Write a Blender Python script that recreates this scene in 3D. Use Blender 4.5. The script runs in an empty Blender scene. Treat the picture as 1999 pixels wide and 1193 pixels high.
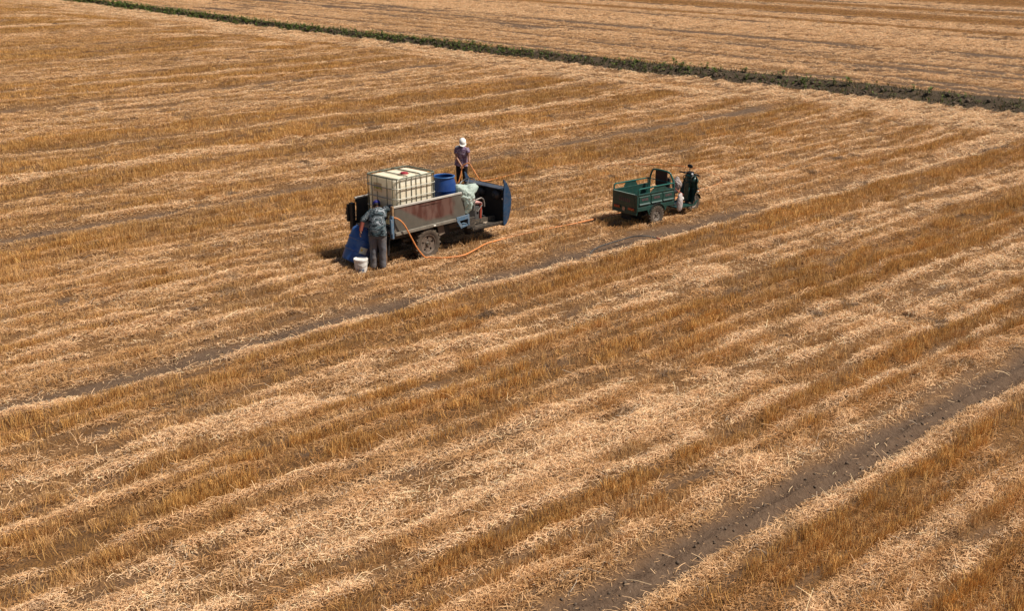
import bpy, bmesh, math, random
import numpy as np
from mathutils import Vector, Matrix, Euler, noise as mnoise

# ------------------------------------------------------------------ camera, sky, sun, exposure
SC = bpy.context.scene
COL = SC.collection
PITCH = 18.094
CAMH = 7.2
cam_d = bpy.data.cameras.new("camera")
cam_d.sensor_width = 36.0
cam_d.lens = 2300.0 / 1999.0 * 36.0
cam_d.clip_start = 0.1
cam_d.clip_end = 5000.0
cam = bpy.data.objects.new("camera", cam_d)
COL.objects.link(cam)
cam.location = (0, 0, CAMH)
cam.rotation_euler = (math.radians(90 - PITCH), 0, 0)
SC.camera = cam

SUN_AZ, SUN_EL = 99.0, 56.0
world = bpy.data.worlds.new("World")
SC.world = world
world.use_nodes = True
wn = world.node_tree
sky = wn.nodes.new("ShaderNodeTexSky")
sky.sky_type = 'NISHITA'
sky.sun_disc = False
sky.sun_elevation = math.radians(SUN_EL)
sky.sun_rotation = math.radians(SUN_AZ)
sky.dust_density = 2.0
bg = wn.nodes["Background"]
bg.inputs["Strength"].default_value = 0.05
wn.links.new(sky.outputs[0], bg.inputs["Color"])

sun_d = bpy.data.lights.new("sun", 'SUN')
sun_d.energy = 4.9
sun_d.angle = math.radians(0.55)
sun_d.color = (1.0, 0.93, 0.82)
sun = bpy.data.objects.new("sun", sun_d)
COL.objects.link(sun)
sa, se = math.radians(SUN_AZ), math.radians(SUN_EL)
to_sun = Vector((math.sin(sa) * math.cos(se), math.cos(sa) * math.cos(se), math.sin(se)))
sun.rotation_euler = to_sun.to_track_quat('Z', 'Y').to_euler()
sun.location = to_sun * 60

SC.view_settings.view_transform = 'Standard'
SC.view_settings.look = 'None'
SC.view_settings.exposure = 0.40
SC.view_settings.gamma = 1.0
SC.view_settings.use_curve_mapping = False
SC.cycles.max_bounces = 6
SC.cycles.diffuse_bounces = 3
SC.cycles.transparent_max_bounces = 6

RNG = np.random.default_rng(7)
random.seed(5)

# ------------------------------------------------------------------ materials
def mat(name, c1, c2=None, scale=6.0, rough=0.6, metal=0.0, spec=0.4, bump=0.0, bscale=40.0, lo=0.35, hi=0.65,
        dust=0.0, transl=0.0, dustcol=(0.42, 0.31, 0.2), alpha=1.0, stretch=None):
    m = bpy.data.materials.new(name)
    m.use_nodes = True
    nt = m.node_tree
    N, L = nt.nodes, nt.links
    p = N["Principled BSDF"]
    p.inputs["Roughness"].default_value = rough
    p.inputs["Metallic"].default_value = metal
    p.inputs["Specular IOR Level"].default_value = spec
    tc = N.new("ShaderNodeTexCoord")
    vec = tc.outputs["Object"]
    if stretch:
        mp = N.new("ShaderNodeMapping")
        mp.inputs["Scale"].default_value = stretch
        L.new(vec, mp.inputs["Vector"])
        vec = mp.outputs["Vector"]
    def noise_ramp(sc, a, b, det=5.0):
        n = N.new("ShaderNodeTexNoise")
        n.inputs["Scale"].default_value = sc
        n.inputs["Detail"].default_value = det
        n.inputs["Roughness"].default_value = 0.6
        L.new(vec, n.inputs["Vector"])
        r = N.new("ShaderNodeMapRange")
        r.inputs["From Min"].default_value = a
        r.inputs["From Max"].default_value = b
        L.new(n.outputs["Fac"], r.inputs["Value"])
        return r.outputs["Result"], n
    c2 = c2 or tuple(x * 0.75 for x in c1)
    fac, n0 = noise_ramp(scale, lo, hi)
    mx = N.new("ShaderNodeMix"); mx.data_type = 'RGBA'
    mx.inputs["A"].default_value = (*c1, 1); mx.inputs["B"].default_value = (*c2, 1)
    L.new(fac, mx.inputs["Factor"])
    out = mx.outputs["Result"]
    if dust > 0:
        f2, _ = noise_ramp(scale * 2.3, 0.40, 0.75)
        ml = N.new("ShaderNodeMath"); ml.operation = 'MULTIPLY'
        ml.inputs[1].default_value = dust
        L.new(f2, ml.inputs[0])
        m2 = N.new("ShaderNodeMix"); m2.data_type = 'RGBA'
        m2.inputs["B"].default_value = (*dustcol, 1)
        L.new(out, m2.inputs["A"]); L.new(ml.outputs[0], m2.inputs["Factor"])
        out = m2.outputs["Result"]
    L.new(out, p.inputs["Base Color"])
    if bump > 0:
        nb = N.new("ShaderNodeTexNoise"); nb.inputs["Scale"].default_value = bscale; nb.inputs["Detail"].default_value = 4
        L.new(vec, nb.inputs["Vector"])
        b = N.new("ShaderNodeBump"); b.inputs["Strength"].default_value = bump; b.inputs["Distance"].default_value = 0.02
        L.new(nb.outputs["Fac"], b.inputs["Height"]); L.new(b.outputs["Normal"], p.inputs["Normal"])
    surf = p.outputs["BSDF"]
    o = N["Material Output"]
    if transl > 0:
        t = N.new("ShaderNodeBsdfTranslucent")
        L.new(out, t.inputs["Color"])
        ms = N.new("ShaderNodeMixShader"); ms.inputs[0].default_value = transl
        L.new(surf, ms.inputs[1]); L.new(t.outputs[0], ms.inputs[2])
        surf = ms.outputs[0]
    if alpha < 1:
        tr = N.new("ShaderNodeBsdfTransparent")
        ms = N.new("ShaderNodeMixShader"); ms.inputs[0].default_value = alpha
        L.new(tr.outputs[0], ms.inputs[1]); L.new(surf, ms.inputs[2])
        surf = ms.outputs[0]
    L.new(surf, o.inputs["Surface"])
    return m

# ------------------------------------------------------------------ mesh builder
class MB:
    def __init__(s):
        s.v, s.f, s.sm = [], [], []
    def add(s, vs, fs, smooth=False):
        b = len(s.v)
        s.v += [tuple(x) for x in vs]
        s.f += [tuple(b + i for i in q) for q in fs]
        s.sm += [smooth] * len(fs)
        return s
    def box(s, c, d, rot=None, bev=0.0):
        bm = bmesh.new()
        bmesh.ops.create_cube(bm, size=1.0)
        for v in bm.verts:
            v.co = Vector((v.co.x * d[0], v.co.y * d[1], v.co.z * d[2]))
        if bev > 0:
            bmesh.ops.bevel(bm, geom=list(bm.edges), offset=bev, segments=2, profile=0.5, affect='EDGES')
        R = rot.to_matrix() if isinstance(rot, Euler) else (rot if rot is not None else Matrix.Identity(3))
        bm.verts.index_update()
        vs = [R @ v.co + Vector(c) for v in bm.verts]
        fs = [[v.index for v in f.verts] for f in bm.faces]
        bm.free()
        return s.add(vs, fs)
    def bar(s, a, b, w, h, up=(0, 0, 1), bev=0.0):
        a, b = Vector(a), Vector(b)
        d = b - a
        x = d.normalized()
        y = Vector(up).cross(x)
        if y.length < 1e-4:
            y = Vector((0, 1, 0)).cross(x)
        y.normalize()
        z = x.cross(y)
        R = Matrix((x, y, z)).transposed()
        return s.box((a + b) / 2, (d.length, w, h), R, bev)
    def tube(s, pts, r, n=8, closed=False, caps=True, flat=None):
        P = [Vector(p) for p in pts]
        m = len(P)
        rr = list(r) if hasattr(r, '__len__') else [r] * m
        T = []
        for i in range(m):
            if closed:
                t = P[(i + 1) % m] - P[i - 1]
            else:
                t = P[min(i + 1, m - 1)] - P[max(i - 1, 0)]
            T.append(t.normalized())
        u = T[0].orthogonal().normalized()
        if flat is not None:
            u = (Vector(flat) - T[0] * Vector(flat).dot(T[0])).normalized()
        vs, fs = [], []
        for i in range(m):
            u = (u - T[i] * u.dot(T[i])).normalized()
            w = T[i].cross(u)
            ra, rb = rr[i] if hasattr(rr[i], '__len__') else (rr[i], rr[i])
            for k in range(n):
                a = 2 * math.pi * k / n
                vs.append(P[i] + u * math.cos(a) * ra + w * math.sin(a) * rb)
        for i in range(m if closed else m - 1):
            j = (i + 1) % m
            for k in range(n):
                fs.append((i * n + k, i * n + (k + 1) % n, j * n + (k + 1) % n, j * n + k))
        if caps and not closed:
            fs.append(tuple(range(n - 1, -1, -1)))
            fs.append(tuple((m - 1) * n + k for k in range(n)))
        return s.add(vs, fs, True)
    def lathe(s, prof, n=24, M=None, caps=(False, False)):
        M = M or Matrix.Identity(4)
        vs, fs = [], []
        for r, z in prof:
            for k in range(n):
                a = 2 * math.pi * k / n
                vs.append(M @ Vector((r * math.cos(a), r * math.sin(a), z)))
        for i in range(len(prof) - 1):
            for k in range(n):
                fs.append((i * n + k, i * n + (k + 1) % n, (i + 1) * n + (k + 1) % n, (i + 1) * n + k))
        if caps[0]: fs.append(tuple(range(n - 1, -1, -1)))
        if caps[1]: fs.append(tuple((len(prof) - 1) * n + k for k in range(n)))
        return s.add(vs, fs, True)
    def ell(s, c, r, rot=None, n=14):
        R = rot.to_matrix() if rot is not None else Matrix.Identity(3)
        vs, fs = [], []
        h = n // 2
        for i in range(h + 1):
            t = math.pi * i / h
            for k in range(n):
                a = 2 * math.pi * k / n
                vs.append(R @ Vector((r[0] * math.sin(t) * math.cos(a), r[1] * math.sin(t) * math.sin(a), r[2] * math.cos(t))) + Vector(c))
        for i in range(h):
            for k in range(n):
                fs.append((i * n + k, (i + 1) * n + k, (i + 1) * n + (k + 1) % n, i * n + (k + 1) % n))
        return s.add(vs, fs, True)
    def prism(s, poly, axis, a0, a1):
        """poly: list of 2D points; extruded along axis ('x','y','z') between a0 and a1"""
        def P(p, a):
            if axis == 'y': return (p[0], a, p[1])
            if axis == 'x': return (a, p[0], p[1])
            return (p[0], p[1], a)
        n = len(poly)
        vs = [P(p, a0) for p in poly] + [P(p, a1) for p in poly]
        fs = [tuple(range(n)), tuple(range(2 * n - 1, n - 1, -1))]
        fs += [(i, i + n, (i + 1) % n + n, (i + 1) % n) for i in range(n)]
        return s.add(vs, fs)
    def build(s, name, m, parent=None, autosm=35):
        me = bpy.data.meshes.new(name)
        me.from_pydata(s.v, [], s.f)
        me.polygons.foreach_set("use_smooth", s.sm)
        bm = bmesh.new(); bm.from_mesh(me)
        bmesh.ops.recalc_face_normals(bm, faces=bm.faces)
        for e in bm.edges:
            if len(e.link_faces) == 2 and e.calc_face_angle(0) > math.radians(autosm):
                e.smooth = False
        bm.to_mesh(me); bm.free()
        me.materials.append(m)
        o = bpy.data.objects.new(name, me)
        COL.objects.link(o)
        if parent is not None:
            o.parent = parent
        return o

def tag(o, label=None, cat=None, group=None, kind=None):
    if label: o["label"] = label
    if cat: o["category"] = cat
    if group: o["group"] = group
    if kind: o["kind"] = kind
    return o

def thing(name, label, cat, loc=(0, 0, 0), az=None, rz=0.0, group=None):
    o = bpy.data.objects.new(name, None)
    o.empty_display_size = 0.3
    COL.objects.link(o)
    o.location = loc
    o.rotation_euler = (0, 0, math.radians(90 - az) if az is not None else rz)
    return tag(o, label, cat, group)

# ------------------------------------------------------------------ field coordinates
# local X = v (across the crop rows), local Y = u (along the crop rows); rows run 47 degrees right of the view
TH = math.radians(47.0)
ST, CT = math.sin(TH), math.cos(TH)
def to_world(v, u):
    return v * CT + u * ST, -v * ST + u * CT

def vnoise(x, y, scale, seed):
    g = np.random.default_rng(seed).random((257, 257)).astype(np.float32)
    X = np.asarray(x, dtype=np.float64) / scale + 1000.37
    Y = np.asarray(y, dtype=np.float64) / scale + 1000.71
    xi = np.floor(X).astype(np.int64); yi = np.floor(Y).astype(np.int64)
    fx = X - xi; fy = Y - yi
    fx = fx * fx * (3 - 2 * fx); fy = fy * fy * (3 - 2 * fy)
    xi %= 256; yi %= 256
    a = g[xi, yi]; b = g[xi + 1, yi]; c = g[xi, yi + 1]; d = g[xi + 1, yi + 1]
    return (a * (1 - fx) + b * fx) * (1 - fy) + (c * (1 - fx) + d * fx) * fy

def fbm(x, y, scale, seed, oct=3):
    t = 0; w = 0; a = 1.0
    for i in range(oct):
        t = t + a * vnoise(x, y, scale / 2 ** i, seed + i); w += a; a *= 0.55
    return t / w

# bands across the rows: v, standing stubble, loose straw
BANDS = np.array([
 (3, .5, .7), (-1, .6, .6), (-3, .4, .8), (-4.2, .55, .65), (-5.0, .6, .6), (-5.7, .25, .9), (-6.2, .8, .4), (-6.7, 1.0, .25), (-7.15, .95, .3), (-7.4, .35, .9),
 (-8.15, .3, .8), (-8.6, .5, .75), (-9.0, .6, .6), (-9.3, .72, .4), (-9.6, .45, .7), (-10.3, .12, 1.0), (-11.2, .15, 1.0), (-11.6, .3, .85),
 (-12.2, .55, .6), (-12.8, .85, .35), (-13.4, .9, .3), (-13.9, .65, .5), (-14.3, .35, .8), (-14.75, .12, 1.0), (-15.2, .45, .65), (-15.8, .65, .5),
 (-16.3, .95, .3), (-16.8, 1.0, .25), (-17.15, .7, .5), (-17.4, .1, 1.0), (-18.15, .3, .8), (-18.6, .6, .6), (-19.1, .5, .65), (-19.7, .22, .9),
 (-20.3, .5, .7), (-20.9, .3, .85), (-21.5, .25, .9), (-22.1, .6, .55), (-22.7, .3, .85), (-23.4, .65, .5), (-24.1, .25, .9), (-24.8, .5, .65),
 (-25.4, .8, .4), (-26.3, 1.0, .28), (-27.3, .95, .3), (-27.6, .4, .8), (-28.2, .15, 1.0), (-28.6, .9, .35), (-29.3, .7, .5), (-29.8, .3, .85),
 (-30.4, .18, 1.0), (-31.0, .6, .6), (-31.5, .22, .95), (-32.1, .8, .4), (-33.2, .95, .3), (-33.9, .3, .9), (-34.5, .2, 1.0), (-34.9, .25, 1.0),
 (-35.3, .9, .3), (-36.7, .95, .28), (-37.8, .9, .3), (-38.05, .2, 1.0), (-38.4, .3, .9), (-38.7, .9, .3), (-40.2, 1.0, .3), (-41.1, .45, .7),
 (-41.8, .25, .85), (-43.0, .5, .65), (-44.0, .35, .8), (-44.9, .45, .7), (-45.2, .8, .25), (-45.6, .4, .75), (-47.6, .35, .8), (-48.7, .5, .65),
 (-50.0, .75, .4), (-50.7, .15, 1.0), (-51.5, .95, .3), (-52.6, .85, .3), (-53.3, .15, 1.0), (-54.4, .95, .3), (-55.6, .8, .35), (-56.6, .25, .85),
 (-58.0, .5, .7), (-60, .45, .7), (-61.5, .8, .4), (-63, .25, .9), (-65, .7, .45), (-67, .4, .75), (-70, .85, .35), (-72, .25, .9), (-75, .75, .4),
 (-79, .3, .85), (-83, .85, .35), (-87, .3, .85), (-92, .8, .4), (-97, .3, .85), (-104, .8, .4), (-110, .35, .8), (-125, .7, .5)])
BV = -BANDS[:, 0]
DITCH_U = 45.4
TRACKS = [(-7.78, .30, 1.05), (-17.82, .29, 1.08), (-27.92, .25, 1.3), (-38.25, .15, .95), (-48.25, .28, 1.3), (-45.25, .09, .55), (-58.6, .2, .45), (-66.8, .2, .7)]
FAR_LINES = [(64.4, .75, 1.0), (74.7, .6, .85), (84.2, .7, .85), (92.5, .9, .6), (99.5, 1.3, .9), (104.5, .6, .6), (57.3, .16, .55), (60.8, .15, .5)]
FAR_BROWN = [(78.6, .9), (87.5, 2.3), (95.5, 1.5), (110, 4.5)]

def lip(v):      # where the near ditch edge runs (u) as a function of v
    v = np.asarray(v, dtype=np.float64)
    return DITCH_U + np.interp(-v, [0, 20, 36, 48, 63, 83, 114, 200], [.9, .6, -.1, -.2, .0, .4, 2.2, 6]) + (vnoise(v, v * 0, 3.1, 77) - .5) * .35

def ditch_w(v):
    return np.interp(-np.asarray(v, dtype=np.float64), [0, 20, 36, 48, 68, 114], [3.9, 3.7, 3.3, 2.8, 2.4, 2.2])

def fields(v, u):
    """standing stubble s, loose straw l, bare soil b for field points"""
    wob = (fbm(v, u, 9.0, 11, 2) - .5) * .14 + (vnoise(v, u * .3, 1.2, 15) - .5) * .09
    bend = np.clip((u - 34) / 9.0, 0, 1.2) ** 2 * 1.3
    vv = v + wob + bend
    s = np.interp(-vv, BV, BANDS[:, 1]); l = np.interp(-vv, BV, BANDS[:, 2])
    big = fbm(v, u * .12, 2.5, 21, 3) - .5
    ph = vv / .63 + (vnoise(v * .25, u * .012, 1.0, 27) - .5) * 1.1
    row = (fbm(v, u * .018, .40, 25, 2) - .5) + (.30 * np.cos(2 * np.pi * ph) + .18 * np.cos(2 * np.pi * (ph * 1.73 + .3))) * (.45 + vnoise(v * .5, u * .06, 1.0, 28))
    tuft = fbm(v, u * .7, .36, 29, 2) - .5
    seg = fbm(v, u * .13, .45, 26, 3) - .5
    s = np.clip(.52 + (s - .47) * .90 + big * .22 + row * .95 + seg * .55 + tuft * .75, 0.10, 1.15); l = np.clip(.62 + (l - .58) * .95 - big * .2 - row * .70 - seg * .4 - tuft * .35, .12, 1.15)
    row_shade = np.clip((np.cos(2 * np.pi * (ph + .22)) - .62) * 3, 0, 1) * np.clip((fbm(v * .6, u * .09, .9, 64, 2) - .38) * 5, 0, 1)  # soil-coloured lines beside the rows, standing in for their shadow side
    b = np.zeros_like(s)
    w2 = (fbm(v * .0, u, 3.0, 31, 2) - .5) * .12 + (vnoise(v * 0, u, 14.0, 32) - .5) * .16
    for i, (tv, hw, st) in enumerate(TRACKS):
        edge = hw * (0.8 + .6 * (vnoise(v * 3, u, .7, 41 + i)))
        d = np.abs(v + w2 + bend * .6 - tv) / edge
        k = st * np.clip(1.5 - d, 0, 1)
        patch = np.clip((fbm(v * .3, u * .5, 2.4, 51 + i, 2) - .25) * 4.5, .45, 1)
        if i == 1: patch = np.where(u < 26, np.maximum(patch, .85), patch * .42)
        if i == 2: patch = np.maximum(patch, .9)
        if i == 3: patch = patch * .5
        if i == 0: patch = np.clip(patch + .6, 0, 1)
        k = k * patch
        k = k * np.clip((41.5 - u) / 2.0, 0, 1)
        b = np.maximum(b, k)
    # scattered soil gaps, the small ones standing in for dark shadow holes
    gap = np.clip((fbm(v, u * .4, .36, 61, 3) - .73) * 9, 0, .85)
    b = np.maximum(b, gap)
    b = np.maximum(b, row_shade * .62)
    for tv, hw, st in TRACKS[:5]:
        dd = v + w2 + bend * .6 - tv
        s = s * np.where(u < 41, np.clip((np.abs(dd) - hw * .8) / np.where(dd > 0, .55 + .45 * (tv < -20), .3), .02, 1), 1)
    b = np.maximum(b, np.clip((fbm(v, u * .10, .30, 63, 2) - .68) * 5, 0, .6))
    # pale windrows of straw left along three of the wheel lines
    for tv, off, wd, u0, a in ((TRACKS[1][0], .22, .30, 25, 1.0), (TRACKS[3][0], .12, .26, 12, .9), (TRACKS[2][0], -.62, .2, 5, .8), (TRACKS[1][0], .52, .22, -5, .6), (TRACKS[0][0], .62, .2, -5, .22)):
        k = np.exp(-((v + w2 + bend * .6 - tv - off) / wd) ** 2) * np.clip((u - u0) / 3, 0, 1) * np.clip((43 - u) / 2, 0, 1) * a * (.6 + .6 * vnoise(v, u * .4, .8, 88))
        k = np.clip(k, 0, 1)
        s = s * (1 - k); l = l * (1 - k) + 1.2 * k; b = b * (1 - .75 * k)
    # headland next to the ditch
    lp = lip(v)
    hd = np.clip((u - (lp - 4.6) - (vnoise(v, u, 4, 66) - .5) * 3) / 1.4, 0, 1) * (u < lp)
    hb = fbm(v * .12, u, .8, 71, 2)
    s = s * (1 - hd) + hd * np.clip((hb - .52) * 2.2, .03, .7)
    l = l * (1 - hd) + hd * np.clip(1.2 - (hb - .4), .6, 1.15)
    edge = np.clip(1 - np.abs(u - (lp - .35)) / .4, 0, 1)
    s = s * (1 - edge); l = np.maximum(l, edge)
    # the ditch
    dt = ((u > lp - .05) & (u < lp + ditch_w(v)))
    s = np.where(dt, .0, s); l = np.where(dt, .05, l); b = np.where(dt, 1.0, b)
    # far field: lines run along the ditch
    far = u > lp + ditch_w(v)
    uu = u - (lp - DITCH_U) + (fbm(v * .1, u, 4.0, 81, 2) - .5) * .5
    rowb = fbm(v * .05, u, .55, 91, 3)
    rough_zone = np.clip((64.5 - uu) / 1.2, 0, 1)
    fs = .12 + .1 * rough_zone + (rowb - .5) * 1.2
    fl = .86 - (rowb - .5) * .8 + .15 * (1 - rough_zone)
    fb = rough_zone * np.maximum(np.clip((fbm(v * .06, u, .36, 95, 3) - .56) * 9, 0, .95), np.clip((fbm(v * .05, u, .9, 97, 2) - .60) * 12, 0, .95))
    gold = np.clip(1 - np.abs(uu - 49.8) / 1.0, 0, 1)
    fs = np.maximum(fs, gold * .7)
    for q, hw in FAR_BROWN:
        k = np.clip(1.6 - np.abs(uu - q) / hw, 0, 1)
        fs = fs * (1 - k) + k * .95; fl = fl * (1 - k) + k * .3
    for i, (q, hw, st) in enumerate(FAR_LINES):
        k = st * np.clip(1.5 - np.abs(uu - q) / hw, 0, 1) * np.clip((fbm(v * .3, u, 2.0, 111 + i, 2) - .3) * 5, .25, 1) * 1.25
        fb = np.maximum(fb, k)
    s = np.where(far, np.clip(fs, 0.03, 1), s); l = np.where(far, np.clip(fl, .1, 1), l); b = np.where(far, fb, b)
    return s, l, np.clip(b, 0, 1)

def ground_z(v, u):
    lp = lip(v)
    d = u - lp
    d = np.where(d > 0, d * 3.45 / ditch_w(v), d)
    z = np.interp(d, [-1.5, -.5, -.1, .35, 1.0, 1.7, 2.5, 3.0, 3.4, 4.2, 8], [0, .0, .05, -.25, -.55, -.55, -.2, .0, .08, .05, .05])
    rough = np.clip(1 - np.abs(d - 1.9) / 2.1, 0, 1) ** .5
    z = z + rough * ((fbm(v, u, .55, 121, 3) - .5) * .26)
    z = z + (fbm(v, u, 2.2, 131, 3) - .5) * .10
    z = z + (fbm(v, u * .35, .45, 135, 2) - .5) * .13 * np.clip(-d / .6, 0, 1)
    wv = v + (fbm(v * 0, u, 3.0, 31, 2) - .5) * .12 + (vnoise(v * 0, u, 14.0, 32) - .5) * .16
    for tv, hw, st in TRACKS[:5]:
        k = np.clip(1.6 - np.abs(wv - tv) / hw, 0, 1) * (u < 42)
        z = z - .085 * st * k
    dd = (wv - TRACKS[0][0])
    z = z + np.where(u < 42, .045 * np.exp(-((dd - .02) / .06) ** 2) - .02 * np.exp(-((dd + .2) / .1) ** 2), 0)
    z = z + np.where(np.abs(dd) < .5, (fbm(v, u, .22, 141, 2) - .5) * .05, 0)
    return z

def grow(a, step, ratio, end):
    r = [a]
    while abs(r[-1]) < end:
        r.append(r[-1] + step); step *= ratio
    return r[1:]

# ------------------------------------------------------------------ the ground sheet
us = np.concatenate([-np.array(grow(12, 1.5, 1.25, 600))[::-1], np.arange(-12, 3, 1.0), np.arange(3, 24, .13), np.arange(24, 44.5, .2), np.arange(44.5, 50, .1), np.arange(50, 66, .15), np.arange(66, 112, .3), np.array(grow(112, .5, 1.2, 2500))])
vs_ = np.concatenate([-np.array(grow(125, 1.0, 1.2, 2500))[::-1], np.arange(-125, -60, .6), np.arange(-60, -48.9, .2), np.arange(-48.9, -47.7, .1), np.arange(-47.7, -38.8, .2), np.arange(-38.8, -37.8, .1), np.arange(-37.8, -28.6, .2), np.arange(-28.6, -27.3, .08), np.arange(-27.3, -18.6, .16), np.arange(-18.6, -17, .07), np.arange(-17, -9, .12), np.arange(-9, -6.6, .06), np.arange(-6.6, 0, .16), np.arange(0, 24, .8), np.array(grow(24, 1.2, 1.25, 600))])
VV, UU = np.meshgrid(vs_, us)
nv_, nu_ = len(vs_), len(us)
fv, fu = VV.ravel(), UU.ravel()
gz = ground_z(fv, fu)
gs, gl, gb = fields(fv, fu)
gm = bpy.data.meshes.new("ground")
gm.vertices.add(len(fv))
gm.vertices.foreach_set("co", np.stack([fv, fu, gz], 1).astype(np.float32).ravel())
ii, jj = np.meshgrid(np.arange(nu_ - 1), np.arange(nv_ - 1), indexing='ij')
q0 = (ii * nv_ + jj).ravel()
quads = np.stack([q0, q0 + 1, q0 + nv_ + 1, q0 + nv_], 1).astype(np.int32)
gm.loops.add(quads.size); gm.polygons.add(len(quads))
gm.loops.foreach_set("vertex_index", quads.ravel())
gm.polygons.foreach_set("loop_start", np.arange(0, quads.size, 4, dtype=np.int32))
gm.polygons.foreach_set("use_smooth", np.ones(len(quads), dtype=bool))
for nm, arr in (("soil", gb), ("stub", gs), ("lit", gl)):
    at = gm.attributes.new(nm, 'FLOAT', 'POINT')
    at.data.foreach_set("value", arr.astype(np.float32))
dmask = ((fu > lip(fv) - .1) & (fu < lip(fv) + ditch_w(fv) + .05)).astype(np.float32)
at = gm.attributes.new("ditch", 'FLOAT', 'POINT'); at.data.foreach_set("value", dmask)
gm.update(calc_edges=True); gm.validate()

def ground_material():
    m = bpy.data.materials.new("field_ground")
    m.use_nodes = True
    nt = m.node_tree; N, L = nt.nodes, nt.links
    p = N["Principled BSDF"]; p.inputs["Roughness"].default_value = .9; p.inputs["Specular IOR Level"].default_value = .1
    tc = N.new("ShaderNodeTexCoord")
    def attr(n):
        a = N.new("ShaderNodeAttribute"); a.attribute_name = n; return a.outputs["Fac"]
    def nz(scale, a, b, det=4, stretch=None):
        n = N.new("ShaderNodeTexNoise"); n.inputs["Scale"].default_value = scale; n.inputs["Detail"].default_value = det; n.inputs["Roughness"].default_value = .65
        v = tc.outputs["Object"]
        if stretch:
            mp = N.new("ShaderNodeMapping"); mp.inputs["Scale"].default_value = stretch; L.new(v, mp.inputs["Vector"]); v = mp.outputs["Vector"]
        L.new(v, n.inputs["Vector"])
        r = N.new("ShaderNodeMapRange"); r.inputs["From Min"].default_value = a; r.inputs["From Max"].default_value = b
        L.new(n.outputs["Fac"], r.inputs["Value"]); return r.outputs["Result"]
    def mix(f, a, b):
        x = N.new("ShaderNodeMix"); x.data_type = 'RGBA'
        for k, val in (("A", a), ("B", b)):
            if isinstance(val, tuple): x.inputs[k].default_value = (*val, 1)
            else: L.new(val, x.inputs[k])
        if isinstance(f, float): x.inputs["Factor"].default_value = f
        else: L.new(f, x.inputs["Factor"])
        return x.outputs["Result"]
    thatch = mix(nz(9, .3, .7), (.14, .068, .027), (.30, .165, .074))
    stub = mix(nz(12, .3, .7), (.12, .056, .018), (.21, .105, .035))  # sheet colour darkened to paint the shade at the stubble bases
    cov = mix(attr("stub"), thatch, stub)
    cov = mix(nz(45, .45, .62), cov, (.07, .038, .02))
    soil = mix(nz(7, .3, .7), (.070, .042, .026), (.120, .078, .050))
    soil = mix(nz(60, .5, .7), soil, (.14, .092, .062))
    dsoil = mix(nz(5, .3, .7), (.040, .029, .019), (.100, .072, .047))
    soil = mix(attr("ditch"), soil, dsoil)
    L.new(mix(attr("soil"), cov, soil), p.inputs["Base Color"])
    nb = N.new("ShaderNodeTexNoise"); nb.inputs["Scale"].default_value = 22; nb.inputs["Detail"].default_value = 6
    L.new(tc.outputs["Object"], nb.inputs["Vector"])
    b = N.new("ShaderNodeBump"); b.inputs["Strength"].default_value = .8; b.inputs["Distance"].default_value = .05
    L.new(nb.outputs["Fac"], b.inputs["Height"]); L.new(b.outputs["Normal"], p.inputs["Normal"])
    return m
gm.materials.append(ground_material())
ground = bpy.data.objects.new("ground", gm); COL.objects.link(ground)
ground.rotation_euler = (0, 0, -TH)
ground["kind"] = "structure"

# ------------------------------------------------------------------ straw: stubble and loose straw as real blades
def straw_material(name, tr):
    m = bpy.data.materials.new(name); m.use_nodes = True
    nt = m.node_tree; N, L = nt.nodes, nt.links
    p = N["Principled BSDF"]; p.inputs["Roughness"].default_value = .6; p.inputs["Specular IOR Level"].default_value = .25
    a = N.new("ShaderNodeAttribute"); a.attribute_name = "Col"
    L.new(a.outputs["Color"], p.inputs["Base Color"])
    t = N.new("ShaderNodeBsdfTranslucent"); L.new(a.outputs["Color"], t.inputs["Color"])
    ms = N.new("ShaderNodeMixShader"); ms.inputs[0].default_value = tr
    L.new(p.outputs[0], ms.inputs[1]); L.new(t.outputs[0], ms.inputs[2])
    L.new(ms.outputs[0], N["Material Output"].inputs["Surface"])
    return m
M_STRAW = straw_material("dry_straw", .2)

def ribbons(name, base, d, side, Ln, w, bend, col, tipw=.5):
    """base (N,3), unit direction d, unit side, length, width, bend vector, colour -> one mesh of bent ribbons"""
    n = len(base)
    mid = base + d * (Ln * .5)[:, None] - bend * .25
    tip = base + d * Ln[:, None] + bend * 0
    tip[:, 2] += 0
    hw = side * (w * .5)[:, None]
    V = np.empty((n, 6, 3), np.float32)
    V[:, 0] = base - hw; V[:, 1] = base + hw
    V[:, 2] = mid - hw; V[:, 3] = mid + hw
    V[:, 4] = tip - hw * tipw; V[:, 5] = tip + hw * tipw
    idx = (np.arange(n, dtype=np.int32) * 6)[:, None]
    F = np.stack([idx + np.array([0, 1, 3, 2]), idx + np.array([2, 3, 5, 4])], 1).reshape(-1, 4).astype(np.int32)
    me = bpy.data.meshes.new(name)
    me.vertices.add(n * 6); me.vertices.foreach_set("co", V.ravel())
    me.loops.add(F.size); me.polygons.add(len(F))
    me.loops.foreach_set("vertex_index", F.ravel())
    me.polygons.foreach_set("loop_start", np.arange(0, F.size, 4, dtype=np.int32))
    ca = me.attributes.new("Col", 'FLOAT_COLOR', 'POINT')
    C4 = np.ones((n, 6, 4), np.float32); C4[:, :, :3] = np.clip(col, 0.01, .9)[:, None, :]
    ca.data.foreach_set("color", C4.ravel())
    me.update(calc_edges=True)
    me.materials.append(M_STRAW)
    o = bpy.data.objects.new(name, me); COL.objects.link(o)
    return o

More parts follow.
